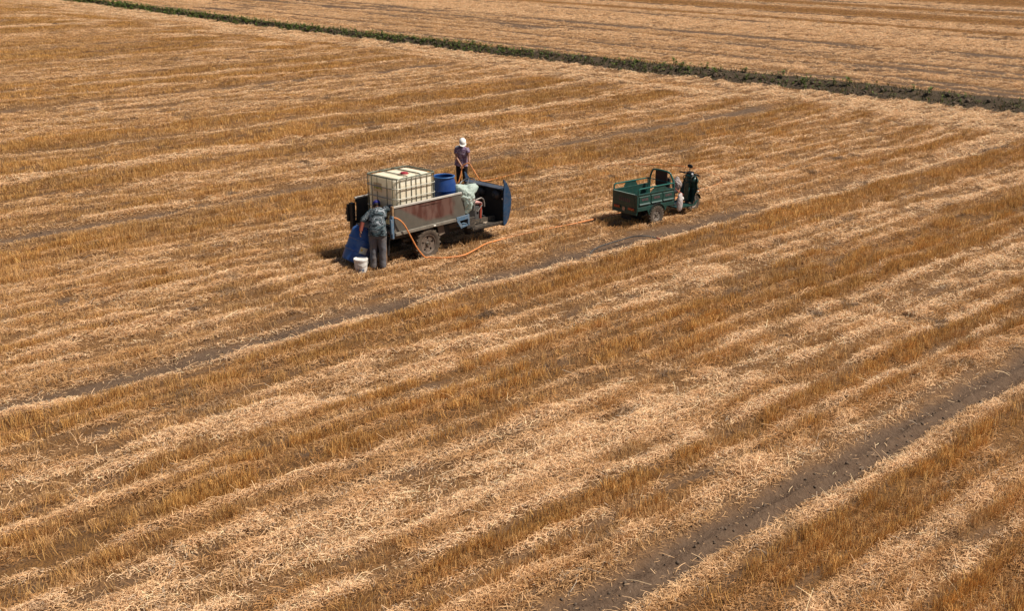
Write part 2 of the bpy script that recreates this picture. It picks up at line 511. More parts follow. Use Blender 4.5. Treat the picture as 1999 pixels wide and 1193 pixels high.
def scatter(dens0, falloff, zmin, zmax, zref=17.0):
    """random ground points in the seen wedge (with a margin), thinned with distance"""
    X, Y, Z = [], [], []
    edges = np.geomspace(zmin, zmax, 26)
    for a, b in zip(edges[:-1], edges[1:]):
        m = .5 * (a + b)
        half = .47 * b + 1.5
        n = int((b - a) * 2 * half * dens0 * min(1.0, (zref / m)) ** falloff)
        X.append(RNG.uniform(-half, half, n)); Y.append(RNG.uniform(a, b, n)); Z.append(np.full(n, m))
    x, y, z = map(np.concatenate, (X, Y, Z))
    return x * CT - y * ST, x * ST + y * CT, y      # v, u, depth

def unit(a):
    return a / np.maximum(np.linalg.norm(a, axis=1, keepdims=True), 1e-6)

def grid_lookup(arrs, v, u):
    """bilinear read of per-vertex ground values at field points"""
    iv = np.clip(np.searchsorted(vs_, v) - 1, 0, nv_ - 2); iu = np.clip(np.searchsorted(us, u) - 1, 0, nu_ - 2)
    fv_ = ((v - vs_[iv]) / (vs_[iv + 1] - vs_[iv])).astype(np.float32); fu_ = ((u - us[iu]) / (us[iu + 1] - us[iu])).astype(np.float32)
    q = iu * nv_ + iv
    return [a[q] * (1 - fv_) * (1 - fu_) + a[q + 1] * fv_ * (1 - fu_) + a[q + nv_] * (1 - fv_) * fu_ + a[q + nv_ + 1] * fv_ * fu_ for a in arrs]

def make_stubble():
    # clump centres along the drill rows, then a handful of stems for each clump
    v, u, dep = scatter(250, 1.02, 9.3, 135)
    lp = lip(v)
    far = u > lp + ditch_w(v) - .1
    sp = .21
    row = np.round(v / sp) * sp + RNG.normal(0, .026, len(v))
    rowf = np.round(u / .24) * .24 + RNG.normal(0, .035, len(u))
    use = RNG.random(len(v)) < .82
    v = np.where(use & ~far & (u < lp - 4), row, v); u = np.where(use & far, rowf, u)
    s, b = grid_lookup([gs, gb], v, u)
    clump = fbm(v, u * .30, .28, 201, 2)
    pr = (.06 + .94 * s) * (1 - b * 1.15) * np.clip((clump - .33) * 3.6, .05, 1.2)
    keep = RNG.random(len(v)) < pr
    v, u, dep, s, far = v[keep], u[keep], dep[keep], s[keep], far[keep]
    nc = len(v)
    cl_lean = RNG.normal(0, .22, (nc, 2)); cl_h = RNG.uniform(.85, 1.1, nc) * (.8 + .45 * fbm(v, u, 1.3, 211, 2)); cl_c = RNG.uniform(.82, 1.14, nc)
    cnt = RNG.integers(8, 15, nc)
    ix = np.repeat(np.arange(nc), cnt)
    n = len(ix)
    rad = .035 * np.maximum(1, dep[ix] / 22) ** .5
    v = v[ix] + RNG.normal(0, 1, n) * rad; u = u[ix] + RNG.normal(0, 1, n) * rad * 1.5
    dep, s, far = dep[ix], s[ix], far[ix]
    k = np.maximum(1, dep / 17) ** .52
    Ln = RNG.uniform(.115, .16, n) * cl_h[ix] * (.62 + .55 * np.clip(s, 0, 1)) * np.where(far, .42, 1.0) * np.where(dep > 45, .85, 1.0)
    w = RNG.uniform(.0036, .0066, n) * k
    lean = np.abs(RNG.normal(0, .24, n)) + .03
    la = RNG.uniform(0, 2 * np.pi, n)
    d = unit(np.stack([np.cos(la) * lean + cl_lean[ix, 0] + .05, np.sin(la) * lean + cl_lean[ix, 1], np.ones(n)], 1))
    fa = RNG.uniform(0, np.pi, n)
    side = np.stack([np.cos(fa), np.sin(fa), np.zeros(n)], 1)
    side = unit(side - d * (side * d).sum(1, keepdims=True))
    z, = grid_lookup([gz], v, u)
    base = np.stack([v, u, z - .015], 1)
    bend = np.stack([RNG.normal(0, .03, n), RNG.normal(0, .03, n), np.zeros(n)], 1)
    t = RNG.random((n, 1)); t2 = fbm(v, u, 2.5, 221, 2)[:, None]
    g = np.array([.56, .283, .072]); h = np.array([.78, .465, .165]); dk = np.array([.30, .15, .05])
    col = g * (1 - t) + h * t
    col = np.where(RNG.random((n, 1)) < .18, dk, col)
    gold = np.clip((s[:, None] - .60) * 2.6, 0, 1)
    pale = np.array([.66, .42, .21])
    col = col * (.42 + .58 * gold) + pale * (.58 * (1 - gold))
    col = col * (1 + .42 * (t2 - .5)) * RNG.uniform(.8, 1.15, (n, 1)) * cl_c[ix][:, None]
    o = ribbons("standing_stubble", base, d, side, Ln, w, bend, col, .8)
    o.rotation_euler = (0, 0, -TH)
    tag(o, "short golden wheat stubble standing in drilled rows over the field", "stubble", kind="stuff")
    return n

def make_litter():
    v, u, dep = scatter(7600, 1.2, 9.3, 135)
    s, l, b, dt = grid_lookup([gs, gl, gb, dmask], v, u)
    clump = fbm(v, u * .30, .26, 301, 2)
    pr = np.clip(l ** 1.1 * (1 - b * 1.08) * np.clip((clump - .30) * 3.0, .05, 1.25), .010, 1) * np.where(dt > .5, .30, 1)
    keep = RNG.random(len(v)) < pr
    v, u, dep, l, s, clump, b = v[keep], u[keep], dep[keep], l[keep], s[keep], clump[keep], b[keep]
    n = len(v)
    k = np.maximum(1, dep / 17) ** .52
    Ln = RNG.gamma(2.6, .0205, n).clip(.02, .20) * np.maximum(1, dep / 35) ** .25
    Ln = np.where(RNG.random(n) < .016, RNG.uniform(.16, .32, n), Ln)
    w = RNG.uniform(.0034, .0075, n) * k
    a = RNG.normal(np.pi / 2, .95, n) + np.where(RNG.random(n) < .5, np.pi, 0)
    a = np.where(RNG.random(n) < .4, RNG.uniform(0, 2 * np.pi, n), a)
    pit = RNG.normal(.14, .24, n)
    d = np.stack([np.cos(a) * np.cos(pit), np.sin(a) * np.cos(pit), np.sin(pit)], 1)
    roll = RNG.normal(0, .6, n)
    sd = np.stack([-np.sin(a), np.cos(a), np.zeros(n)], 1)
    upv = np.cross(d, sd)
    side = sd * np.cos(roll)[:, None] + upv * np.sin(roll)[:, None]
    pile = np.clip(l, 0, 1) * np.clip(clump - .3, 0, 1) * .22
    z, = grid_lookup([gz], v, u)
    z = z + .006 + RNG.random(n) ** .6 * (.012 + pile) * (1 - b) + np.maximum(0, -np.sin(pit)) * Ln * .7
    base = np.stack([v, u, z], 1) - d * (Ln * .3)[:, None] * np.array([1, 1, 0])
    bend = np.stack([RNG.normal(0, .04, n), RNG.normal(0, .04, n), RNG.normal(-.03, .03, n)], 1) * (Ln / .16)[:, None]
    t = RNG.random((n, 1)) ** .8
    c0 = np.array([.58, .335, .155]); c1 = np.array([.94, .65, .40]); dk = np.array([.30, .165, .075]); gr = np.array([.46, .36, .26])
    col = c0 * (1 - t) + c1 * t
    r = RNG.random((n, 1))
    tan = np.array([.62, .365, .165])
    pk = np.clip((l[:, None] - .68) * 2.4, 0, 1)
    col = col * pk + (tan * (.75 + .5 * t)) * (1 - pk)
    col = np.where(r < .12, dk, col); col = np.where(r > .94, gr, col)
    dim = np.clip((s[:, None] - .40) * 1.6, 0, 1)
    col = col * (1 - dim * np.array([.15, .30, .48]))
    rot = np.clip((fbm(v, u * .8, .75, 331, 3) - .73) * 9, 0, .9)[:, None]
    col = col * (1 - rot) + np.array([.13, .085, .055]) * rot
    col = col * RNG.uniform(.84, 1.12, (n, 1)) * (.66 + .44 * np.clip(l, 0, 1))[:, None]
    o = ribbons("loose_straw", base, d, side, Ln, w, bend, col, .9)
    o.rotation_euler = (0, 0, -TH)
    tag(o, "pale chopped straw lying loose between the stubble rows", "straw", kind="stuff")
    return n
N_STUB = make_stubble()
N_LIT = make_litter()
print("blades", N_STUB, N_LIT)
#@@REST
# ------------------------------------------------------------------ shared object materials
BLACK = mat("worn_black", (.008, .008, .009), (.018, .016, .015), 9, .6, dust=.03)
DARKMETAL = mat("dark_metal", (.03, .028, .026), (.07, .05, .035), 8, .6, dust=.3)
RUBBER = mat("dusty_rubber", (.065, .049, .037), (.11, .082, .059), 10, .85, spec=.2)
RIM = mat("dusty_rim", (.085, .061, .048), (.135, .10, .078), 10, .7, dust=.3)
BLUEPAINT = mat("blue_paint", (.008, .034, .078), (.012, .055, .125), 5, .42, dust=.12)
BLUEGREY = mat("faded_blue_paint", (.055, .13, .22), (.10, .16, .22), 7, .5, dust=.3)
STEELRAIL = mat("pale_worn_steel", (.36, .33, .29), (.50, .46, .41), 8, .5, dust=.2)
GREYSHEET = mat("grey_sheet", (.12, .108, .09), (.19, .17, .14), 6, .6, dust=.25)
WOOD = mat("worn_brown_wood", (.13, .075, .045), (.20, .12, .07), 12, .8)

def rust_side_material():
    m = bpy.data.materials.new("rusted_grey_steel"); m.use_nodes = True
    nt = m.node_tree; N, L = nt.nodes, nt.links
    p = N["Principled BSDF"]; p.inputs["Roughness"].default_value = .62
    tc = N.new("ShaderNodeTexCoord"); sep = N.new("ShaderNodeSeparateXYZ"); L.new(tc.outputs["Object"], sep.inputs[0])
    def math_(op, a, b):
        x = N.new("ShaderNodeMath"); x.operation = op
        for i, q in enumerate((a, b)):
            if isinstance(q, (int, float)): x.inputs[i].default_value = q
            else: L.new(q, x.inputs[i])
        return x.outputs[0]
    def nz(scale, st=(1, 1, 1)):
        mp = N.new("ShaderNodeMapping"); mp.inputs["Scale"].default_value = st; L.new(tc.outputs["Object"], mp.inputs[0])
        n = N.new("ShaderNodeTexNoise"); n.inputs["Scale"].default_value = scale; n.inputs["Detail"].default_value = 5
        L.new(mp.outputs[0], n.inputs["Vector"]); return n.outputs["Fac"]
    # the rust stain is a wide patch: everything in front of x=.28, its lower edge sinking with x until x=1.0
    low = math_('MAXIMUM', math_('SUBTRACT', 1.34, math_('MULTIPLY', sep.outputs["X"], .52)), .86)
    k = math_('SUBTRACT', sep.outputs["Z"], low)
    k = math_('ADD', k, math_('MULTIPLY', math_('SUBTRACT', nz(5), .5), .13))
    k2 = math_('ADD', math_('SUBTRACT', 1.80, sep.outputs["X"]), math_('MULTIPLY', math_('SUBTRACT', nz(4), .5), .35))
    k = math_('MINIMUM', math_('MULTIPLY', k, 14), math_('MULTIPLY', k2, 7))
    cl = N.new("ShaderNodeClamp"); L.new(k, cl.inputs[0])
    def mix(f, a, b):
        x = N.new("ShaderNodeMix"); x.data_type = 'RGBA'
        for kk, val in (("A", a), ("B", b)):
            if isinstance(val, tuple): x.inputs[kk].default_value = (*val, 1)
            else: L.new(val, x.inputs[kk])
        L.new(f, x.inputs["Factor"]); return x.outputs["Result"]
    grey = mix(nz(6), (.062, .054, .042), (.13, .108, .083))
    rust = mix(nz(7, (3, 1, .8)), (.045, .011, .006), (.10, .030, .018))
    r = N.new("ShaderNodeMapRange"); r.inputs["From Min"].default_value = .42; r.inputs["From Max"].default_value = .62
    L.new(nz(3.5, (2.2, 1, .7)), r.inputs["Value"])
    rust2 = mix(r.outputs[0], rust, (.13, .065, .048))
    L.new(mix(cl.outputs[0], grey, rust2), p.inputs["Base Color"])
    return m
RUSTSIDE = rust_side_material()

def wheel(parent, name, c, r, wdt, rimr, sign, holes=5, rimmat=None, treads=20):
    """a wheel on the y axis: tyre, rim with hand holes, hub"""
    x, y, z = c
    M = Matrix.Translation(Vector(c)) @ Matrix.Rotation(math.radians(90), 4, 'X')
    w = thing(name, None, None); w.parent = parent
    h = wdt / 2
    t = MB()
    t.lathe([(rimr, -h * .8), (rimr + .25 * (r - rimr), -h), (r * .93, -h * .97), (r * .985, -h * .7), (r, 0), (r * .985, h * .7), (r * .93, h * .97), (rimr + .25 * (r - rimr), h), (rimr, h * .8), (rimr, -h * .8)], 36, M)
    for k in range(treads):
        a = 2 * math.pi * k / treads
        for s in (-1, 1):
            b = a + s * .07
            ctr = Vector((x + math.cos(b) * r * .985, y + s * h * .5, z + math.sin(b) * r * .985))
            t.box(ctr, (.035, h * .9, .035), Matrix.Rotation(-b, 3, 'Y') @ Matrix.Rotation(s * .5, 3, 'X'))
    t.build("tyre", RUBBER, w)
    rm = MB()
    o = -sign * h
    pr = [(rimr, -.9 * o), (rimr * .98, .78 * o), (rimr * .93, .80 * o), (rimr * .86, .55 * o)]
    rm.lathe(pr, 32, M)
    # disc with holes: ring sectors
    ri, ro, rh0, rh1 = rimr * .24, rimr * .87, rimr * .52, rimr * .74
    n = holes * 8
    zf = -.52 * o
    def pt(rad, a): return M @ Vector((rad * math.cos(a), rad * math.sin(a), -zf - .25 * o * (1 - rad / ro)))
    rings = [ri, rh0, rh1, ro]
    vs, fs = [], []
    for rad in rings:
        for k in range(n): vs.append(pt(rad, 2 * math.pi * k / n))
    for i in range(3):
        for k in range(n):
            if i == 1 and k % 8 in (1, 2): continue
            fs.append((i * n + k, i * n + (k + 1) % n, (i + 1) * n + (k + 1) % n, (i + 1) * n + k))
    rm.add(vs, fs)
    rm.build("rim", rimmat or RIM, w)
    bk = MB(); bk.lathe([(.001, .0), (rimr * .9, .0)], 24, M @ Matrix.Translation((0, 0, .1 * o))); bk.build("brake_drum", BLACK, w)
    hb = MB(); hb.lathe([(rimr * .27, .1 * o), (rimr * .26, .45 * o), (rimr * .17, .62 * o), (rimr * .15, .8 * o), (.001, .82 * o)], 16, M)
    for k in range(5):
        a = 2 * math.pi * k / 5
        hb.ell(M @ Vector((rimr * .36 * math.cos(a), rimr * .36 * math.sin(a), .40 * o)), (.016, .016, .016), n=6)
    hb.build("hub", DARKMETAL, w)
    return w

def smooth_path(P, sub=8):
    P = [Vector(p) for p in P]; out = []
    for i in range(len(P) - 1):
        a, b, c, d = P[max(i - 1, 0)], P[i], P[i + 1], P[min(i + 2, len(P) - 1)]
        for k in range(sub):
            t = k / sub
            out.append(.5 * ((2 * b) + (c - a) * t + (2 * a - 5 * b + 4 * c - d) * t * t + (3 * b - a - 3 * c + d) * t ** 3))
    out.append(P[-1]); return out
# ------------------------------------------------------------------ the three-wheeled farm truck
TRUCK_AZ = 44.8
TRK = Vector((-3.027, 25.165, 0))
truck = thing("farm_truck", "open-cab blue three-wheeled farm truck with a rust-stained cargo bed", "truck", TRK, az=TRUCK_AZ)
def T(x, y, z):
    a = math.radians(TRUCK_AZ)
    return Vector((TRK.x + x * math.sin(a) - y * math.cos(a), TRK.y + x * math.cos(a) + y * math.sin(a), z))
HW = .68
m = MB()
for y in (-.34, .34):
    m.bar((.05, y, .60), (3.35, y, .48 + .0), .07, .11)
for x in (.2, .98, 1.9, 2.35):
    m.bar((x, -.34, .58), (x, .34, .58), .06, .08)
m.tube([(.98, -.5, .36), (.98, .5, .36)], .055, 10); m.ell((.98, 0, .36), (.14, .13, .15))
m.bar((.5, -.36, .46), (1.45, -.36, .40), .06, .05); m.bar((.5, .36, .46), (1.45, .36, .40), .06, .05)
m.box((1.75, .1, .42), (.35, .3, .22), bev=.03); m.tube([(1.0, 0, .36), (2.4, 0, .52)], .035)
m.build("chassis", DARKMETAL, truck)
m = MB(); m.box((1.06, 0, .745), (2.12, 1.33, .05), bev=.005)
for k in range(9): m.box((1.06, -.56 + k * .14, .772), (2.08, .03, .012))
m.build("bed_floor", mat("worn_bed_floor", (.28, .21, .16), (.40, .32, .26), 7, .7, dust=.4), truck)
# near side panel: a pressed sheet, standing between a pale top rail and a lower rail
def side_panel(s, mm, railm):
    p = MB()
    y0 = s * HW
    n = 28
    gv = []
    for j, z in enumerate((.80, .95, 1.1, 1.25, 1.315)):
        for i in range(n + 1):
            x = .03 + (2.09 - .03) * i / n
            dent = .012 * math.sin(x * 4.1 + z * 3) + .010 * mnoise.noise((x * 2.3, z * 3.1, s))
            if abs(x - 1.07) < .05: dent += s * .012
            gv.append((x, y0 + dent * .9 - s * .012, z))
    fs = [(j * (n + 1) + i, j * (n + 1) + i + 1, (j + 1) * (n + 1) + i + 1, (j + 1) * (n + 1) + i) for j in range(4) for i in range(n)]
    back = [(a, b - s * .03, c) for a, b, c in gv]
    k = len(gv)
    p.add(gv + back, fs + [tuple(q + k for q in reversed(f)) for f in fs], True)
    p.box((1.06, y0 - s * .02, 1.28), (2.1, .02, .07)); p.box((1.06, y0 - s * .02, .80), (2.1, .02, .07))
    pan = p.build("side_panel", mm, truck)
    r = MB(); r.bar((0, y0 - s * .015, 1.34), (2.0, y0 - s * .015, 1.35), .05, .045, bev=.008)
    r.build("top_rail", railm, pan)
    r = MB(); r.bar((.02, y0 + s * .008, .745), (2.14, y0 + s * .008, .76), .05, .075, bev=.01)
    r.build("lower_rail", GREYSHEET, pan)
    return pan
tag(side_panel(-1, RUSTSIDE, STEELRAIL), "grey side panel with a wide rust-brown stain")
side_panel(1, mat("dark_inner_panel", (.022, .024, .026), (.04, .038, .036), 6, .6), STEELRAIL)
m = MB(); m.ell((1.13, -HW - .045, .752), (.04, .012, .018), n=10); m.build("side_reflector", mat("white_reflector", (.8, .76, .66), (.7, .66, .56), 5, .3), truck)
m = MB(); m.box((2.11, 0, 1.06), (.035, 1.29, .6)); m.bar((2.11, -.66, 1.375), (2.11, .66, 1.375), .05, .04); m.build("headboard", GREYSHEET, truck)
# rear posts and the lowered tailgate
m = MB(); m.bar((-.045, -.665, 1.16), (-.045, -.665, .66), .05, .09, (0, 1, 0), .008); m.bar((-.09, -.69, 1.1), (-.075, -.69, .78), .04, .05, (0, 1, 0)); m.build("rear_post", BLUEGREY, truck)
m = MB(); m.bar((-.02, -.66, 1.37), (-.02, -.66, 1.10), .05, .06, (0, 1, 0), .008); m.build("rear_post", mat("rusty_post", (.22, .13, .07), (.33, .2, .1), 12, .8), truck)
m = MB(); m.bar((-.05, .70, 1.24), (-.05, .70, .62), .09, .12, (0, 1, 0), .012)
m.bar((-.09, .79, 1.20), (-.10, .79, .80), .06, .07, (0, 1, 0), .015); m.box((-.11, .80, 1.02), (.05, .07, .12), Euler((.2, .1, 0)), bev=.01); m.tube([(-.08, .76, 1.2), (-.12, .82, 1.1), (-.09, .80, .95), (-.12, .78, .8)], .018, 6)
m.build("rear_post", BLACK, truck)
m = MB(); m.box((-.10, 0, .49), (.04, 1.24, .42), Euler((0, .10, 0)), bev=.008)
for k in range(4): m.box((-.128, -.45 + k * .3, .49), (.02, .05, .40), Euler((0, .10, 0)))
m.build("tailgate", BLACK, truck)
m = MB(); m.bar((-.16, -.56, .76), (-.19, -.60, .08), .05, .035, (0, 1, 0)); m.build("prop_stick", WOOD, truck)
m = MB(); m.tube([(-.1, .60, .63), (-.14, .60, .64)], .06, 12); m.build("tail_lamp", mat("red_lamp", (.3, .02, .015), (.22, .02, .01), 5, .3), truck)
# mud flap and blue step
m = MB(); m.bar((1.40, -.58, .74), (1.47, -.58, .46), .17, .015, (0, 1, 0)); mfl = mat("dusty_flap", (.13, .095, .065), (.19, .14, .10), 9, .9)
m.build("mud_flap", mfl, truck); m = MB(); m.bar((1.40, .58, .74), (1.47, .58, .46), .17, .015, (0, 1, 0)); m.build("mud_flap", mfl, truck)
m = MB()
m.bar((1.80, -.71, .765), (2.19, -.71, .785), .03, .10, bev=.006); m.bar((1.84, -.71, .73), (1.96, -.71, .555), .03, .06); m.bar((1.94, -.71, .565), (2.19, -.71, .60), .03, .035); m.bar((2.16, -.71, .74), (2.16, -.71, .60), .035, .05, (0, 1, 0))
m.bar((1.95, -.62, .565), (2.18, -.62, .60), .16, .02)
m.build("side_step", BLUEGREY, truck)
wheel(truck, "wheel", (.98, -.60, .345), .345, .17, .225, -1)
wheel(truck, "wheel", (.98, .60, .345), .345, .17, .225, 1)
wheel(truck, "wheel", (3.02, 0, .31), .31, .15, .20, -1)
# cab: floor, engine, seat box
m = MB(); m.box((2.86, -.02, .405), (1.02, 1.28, .04), bev=.01); m.bar((2.34, -.655, .44), (3.38, -.655, .44), .03, .05); m.build("cab_floor", mat("dusty_floor", (.016, .014, .012), (.04, .032, .026), 6, .75, dust=.22), truck)
m = MB(); m.box((2.55, .12, .64), (.55, .42, .40), bev=.04); m.box((2.5, .1, .9), (.34, .34, .16), bev=.03); m.tube([(2.3, -.05, .95), (2.3, -.05, .7), (2.3, -.25, .6)], .035)
for k in range(6): m.box((2.55, -.105, .5 + k * .05), (.42, .02, .015))
m.box((2.28, 0, .78), (.14, 1.1, .5), bev=.03)  # black shroud added to keep the back of the cab dark
m.build("engine", BLACK, truck)
m = MB(); m.lathe([(.03, -.03), (.13, -.035), (.165, -.02), (.165, .03), (.12, .035), (.03, .03)], 24, Matrix.Translation((2.78, -.34, .70)) @ Matrix.Rotation(math.radians(90), 4, 'X')); m.build("flywheel", mat("grey_iron", (.05, .05, .053), (.09, .085, .08), 9, .5), truck)
m = MB(); m.box((2.62, -.42, 1.005), (.26, .30, .03), Euler((.12, .12, 0)), bev=.008); m.build("engine_cover", mat("faded_red_cover", (.46, .22, .19), (.58, .32, .28), 7, .6), truck)
m = MB(); m.tube([(2.42, -.62, .86), (2.45, -.62, 1.06), (2.50, -.62, 1.10), (2.66, -.62, 1.12), (2.73, -.62, 1.08), (2.76, -.62, .98), (2.76, -.62, .90)], .017); m.tube([(2.48, -.62, .86), (2.55, -.62, .82), (2.70, -.62, .96)], .013); m.build("grab_rail", mat("bare_rail", (.16, .145, .13), (.26, .23, .20), 9, .45, .3), truck)
m = MB(); m.tube([(2.70, -.56, .97), (2.66, -.58, .63)], .032); m.build("red_lever", mat("red_paint", (.34, .055, .03), (.26, .05, .03), 8, .5), truck)
m = MB(); m.box((2.47, -.5, .455), (.12, .09, .05), Euler((0, 0, .3)), bev=.012); m.tube([(2.55, -.46, .45), (2.63, -.44, .50)], .012); m.build("pedal", mat("pale_pedal", (.6, .45, .32), (.5, .36, .25), 8, .7), truck)
m = MB(); m.box((3.02, -.38, .435), (.22, .06, .02), Euler((0, 0, .5))); m.build("tool", mat("pale_tool", (.42, .33, .25), (.3, .24, .18), 8, .6), truck)
# small clutter round the engine
m = MB(); m.box((2.36, -.50, .56), (.26, .20, .22), bev=.015); m.box((2.36, -.50, .685), (.27, .21, .03), bev=.008); m.build("battery_box", mat("grimy_box", (.02, .018, .017), (.045, .036, .03), 9, .6, dust=.2), truck)
for k, (y, z) in enumerate(((-.25, .95), (-.12, .88), (.02, 1.0), (-.36, .8))):
    m = MB(); m.tube(smooth_path([(2.35, y, z - .2), (2.5, y - .05, z), (2.72, y + .06, z + .03), (2.95, y + .1, z - .18), (3.1, y + .05, .55)], 5), .014 + .004 * (k % 2), 6); m.build("engine_pipe", BLACK, truck)
m = MB(); m.box((2.98, .25, .72), (.22, .5, .5), bev=.03); m.build("radiator", BLACK, truck)
# seat, with black boxes added under it to keep the cab dark
m = MB(); m.box((2.34, .12, 1.06), (.34, .95, .10), bev=.035); m.build("seat", BLACK, truck)
m = MB(); m.box((2.40, .05, .72), (.34, 1.14, .58), bev=.03); m.box((2.62, .30, .66), (.42, .6, .46), bev=.03); m.build("under_seat_fill", BLACK, truck)  # added black mass, closes the view through the cab
m = MB(); m.box((1.62, -.33, .50), (.42, .26, .30), bev=.04); m.build("dark_bed_fill", BLACK, truck)  # black block added to darken the region under the bed
m = MB(); m.box((2.35, .05, .50), (.9, .7, .26), bev=.04); m.build("dark_cab_fill", BLACK, truck)  # black block added to darken the underside of the cab
# front cowl: D-shaped side wings with pointed tips joined by a curved front skin
prof = [(3.35, .34), (3.43, .40), (3.50, .52), (3.56, .72), (3.585, .95), (3.555, 1.12), (3.50, 1.24)]
def wing(y0, y1):
    w = MB()
    poly = prof + [(3.43, 1.36), (3.345, 1.455), (3.325, 1.44), (3.35, 1.30), (3.335, 1.15), (3.32, .8), (3.32, .40)]
    w.prism(poly, 'y', y0, y1)
    return w
cowl = MB()
n = 14
gv = []
NY = 16
for i, (x, z) in enumerate(prof):
    for k in range(NY + 1):
        y = -.66 + 1.30 * k / NY
        bulge = .05 * (1 - ((y + .01) / .66) ** 2)
        gv.append((x + bulge, y, z))
fs = [(i * (NY + 1) + k, i * (NY + 1) + k + 1, (i + 1) * (NY + 1) + k + 1, (i + 1) * (NY + 1) + k) for i in range(len(prof) - 1) for k in range(NY)]
cowl.add(gv, fs, True)
cb = [(a - .02, b, c) for a, b, c in gv]
cowl.add(cb, [tuple(reversed(f)) for f in fs], True)
cw = cowl.build("cowl", mat("blue_black_cowl", (.010, .022, .05), (.016, .04, .09), 5, .42, dust=.12), truck)
wing(-.69, -.662).build("cowl_wing", BLUEPAINT, cw)
wing(.642, .668).build("cowl_wing", BLUEPAINT, cw)
# inner lining, dash shelf, the backs of the two headlights
m = MB(); m.box((3.40, -.01, .78), (.035, 1.27, .80), Euler((0, .06, 0)), bev=.01); m.build("cowl_lining", BLACK, cw)
m = MB(); m.box((3.40, -.01, 1.222), (.19, 1.29, .03), Euler((0, -.14, 0)), bev=.01); m.build("dash_shelf", mat("dash_metal", (.03, .04, .06), (.07, .08, .10), 4, .3, dust=.12), cw)
for y in (.12, -.40):
    m = MB(); m.lathe([(.001, -.09), (.06, -.085), (.115, -.03), (.125, .02), (.12, .05)], 20, Matrix.Translation((3.36, y, 1.05)) @ Matrix.Rotation(math.radians(90), 4, 'Y')); m.build("headlight_housing", mat("dusty_black_housing", (.02, .02, .024), (.03, .03, .032), 7, .5, dust=.08), cw)
m = MB(); m.ell((3.33, -.64, .99), (.02, .015, .022), n=8); m.build("latch", mat("white_latch", (.75, .7, .6), (.7, .62, .5), 5, .4), cw)
# steering column and wheel
st = thing("steering", None, None); st.parent = truck
m = MB(); m.tube([(3.30, .22, .60), (3.02, .20, 1.25)], .022); m.build("steering_column", BLACK, st)
MS = Matrix.Translation((3.0, .20, 1.28)) @ Matrix.Rotation(math.radians(-26), 4, 'Y')
m = MB(); m.tube([MS @ Vector((.19 * math.cos(a), .19 * math.sin(a), .02)) for a in np.linspace(0, 2 * math.pi, 28, endpoint=False)], .015, 8, closed=True)
for a in (0.5, 2.6, 4.7): m.tube([MS @ Vector((0, 0, 0)), MS @ Vector((.19 * math.cos(a), .19 * math.sin(a), .02))], .011, 6)
m.ell(MS @ Vector((0, 0, 0)), (.04, .04, .03), n=10); m.build("steering_wheel", mat("grey_wheel", (.075, .075, .08), (.12, .115, .11), 9, .4), st)

# ------------------------------------------------------------------ the caged tank on the bed
tank = thing("bulk_tank", "cream plastic bulk tank in a green-grey tube cage on the truck bed", "tank", T(.14, -.60, .772), az=43.2)
TX, TY, TH_ = 1.20, 1.0, 1.155
m = MB()
for x in (.08, .6, 1.12): m.box((x, .5, .03), (.12, .98, .055))
m.box((.6, .5, .075), (1.19, .99, .03), bev=.008)
m.build("pallet_base", DARKMETAL, tank)
def rounded_rect(x0, x1, y0, y1, r, n=6):
    out = []
    for cx, cy, a0 in ((x1 - r, y1 - r, 0), (x0 + r, y1 - r, 90), (x0 + r, y0 + r, 180), (x1 - r, y0 + r, 270)):
        for k in range(n + 1):
            a = math.radians(a0 + 90 * k / n)
            out.append((cx + r * math.cos(a), cy + r * math.sin(a)))
    return out
def tank_body():
    b = MB()
    levels = [(.10, .03), (.13, .008), (.40, -.006), (.75, -.006), (1.055, -.004), (1.105, .018), (1.126, .06)]
    rings = []
    for z, ins in levels:
        r = [(x, y, z) for x, y in rounded_rect(.03 + ins, TX - .03 - ins, .03 + ins, TY - .03 - ins, .12)]
        rings.append(r)
    nn = len(rings[0])
    vs = [p for r in rings for p in r]
    fs = [(i * nn + k, i * nn + (k + 1) % nn, (i + 1) * nn + (k + 1) % nn, (i + 1) * nn + k) for i in range(len(rings) - 1) for k in range(nn)]
    fs.append(tuple(reversed(range(nn)))); fs.append(tuple((len(rings) - 1) * nn + k for k in range(nn)))
    b.add(vs, fs, True)
    # raised panels of the top between the two cross grooves
    for x0, x1 in ((.12, .36), (.42, .72), (.80, 1.08)):
        r = rounded_rect(x0, x1, .12, TY - .12, .06)
        vs = [(x, y, 1.122) for x, y in r] + [(x * .97 + (x0 + x1) / 2 * .03, .5 + (y - .5) * .97, 1.138) for x, y in r]
        k = len(r)
        b.add(vs, [(i, (i + 1) % k, k + (i + 1) % k, k + i) for i in range(k)] + [tuple(range(k, 2 * k))], True)
    # vertical swages on the two long sides
    for y, s in ((.03, -1), (TY - .03, 1)):
        for k in range(6):
            x = .24 + k * .148
            b.box((x, y, .56), (.112, .014, .86), bev=.0065)
    b.box((.03, .5, .62), (.02, .66, .60), bev=.009)
    return b
M_TANK = mat("cream_plastic", (.96, .90, .76), (.94, .86, .68), 3, .45, transl=.45, spec=.3, stretch=(1, 1, .5))
bot = tank_body().build("tank_body", M_TANK, tank)
M_CAGE = mat("green_grey_tube", (.11, .12, .088), (.16, .17, .125), 7, .45, metal=.25, dust=.2)
M_CAGEL = mat("galvanised_tube", (.42, .40, .34), (.34, .33, .27), 7, .45, metal=.2)
m = MB()
rr = rounded_rect(0, TX, 0, TY, .13, 5)
def ring(z, r=.014): m.tube([(x, y, z) for x, y in rr], r, 8, closed=True)
m.tube([(x, y, TH_ - .012) for x, y in rr], .019, 8, closed=True)
for x in (.145, .32, .475, .61, .755, .93, 1.08):
    for y in (0, TY): m.tube([(x, y + (.012 if y == 0 else -.012), .09), (x, y + (.012 if y == 0 else -.012), TH_ - .02)], .009, 6)
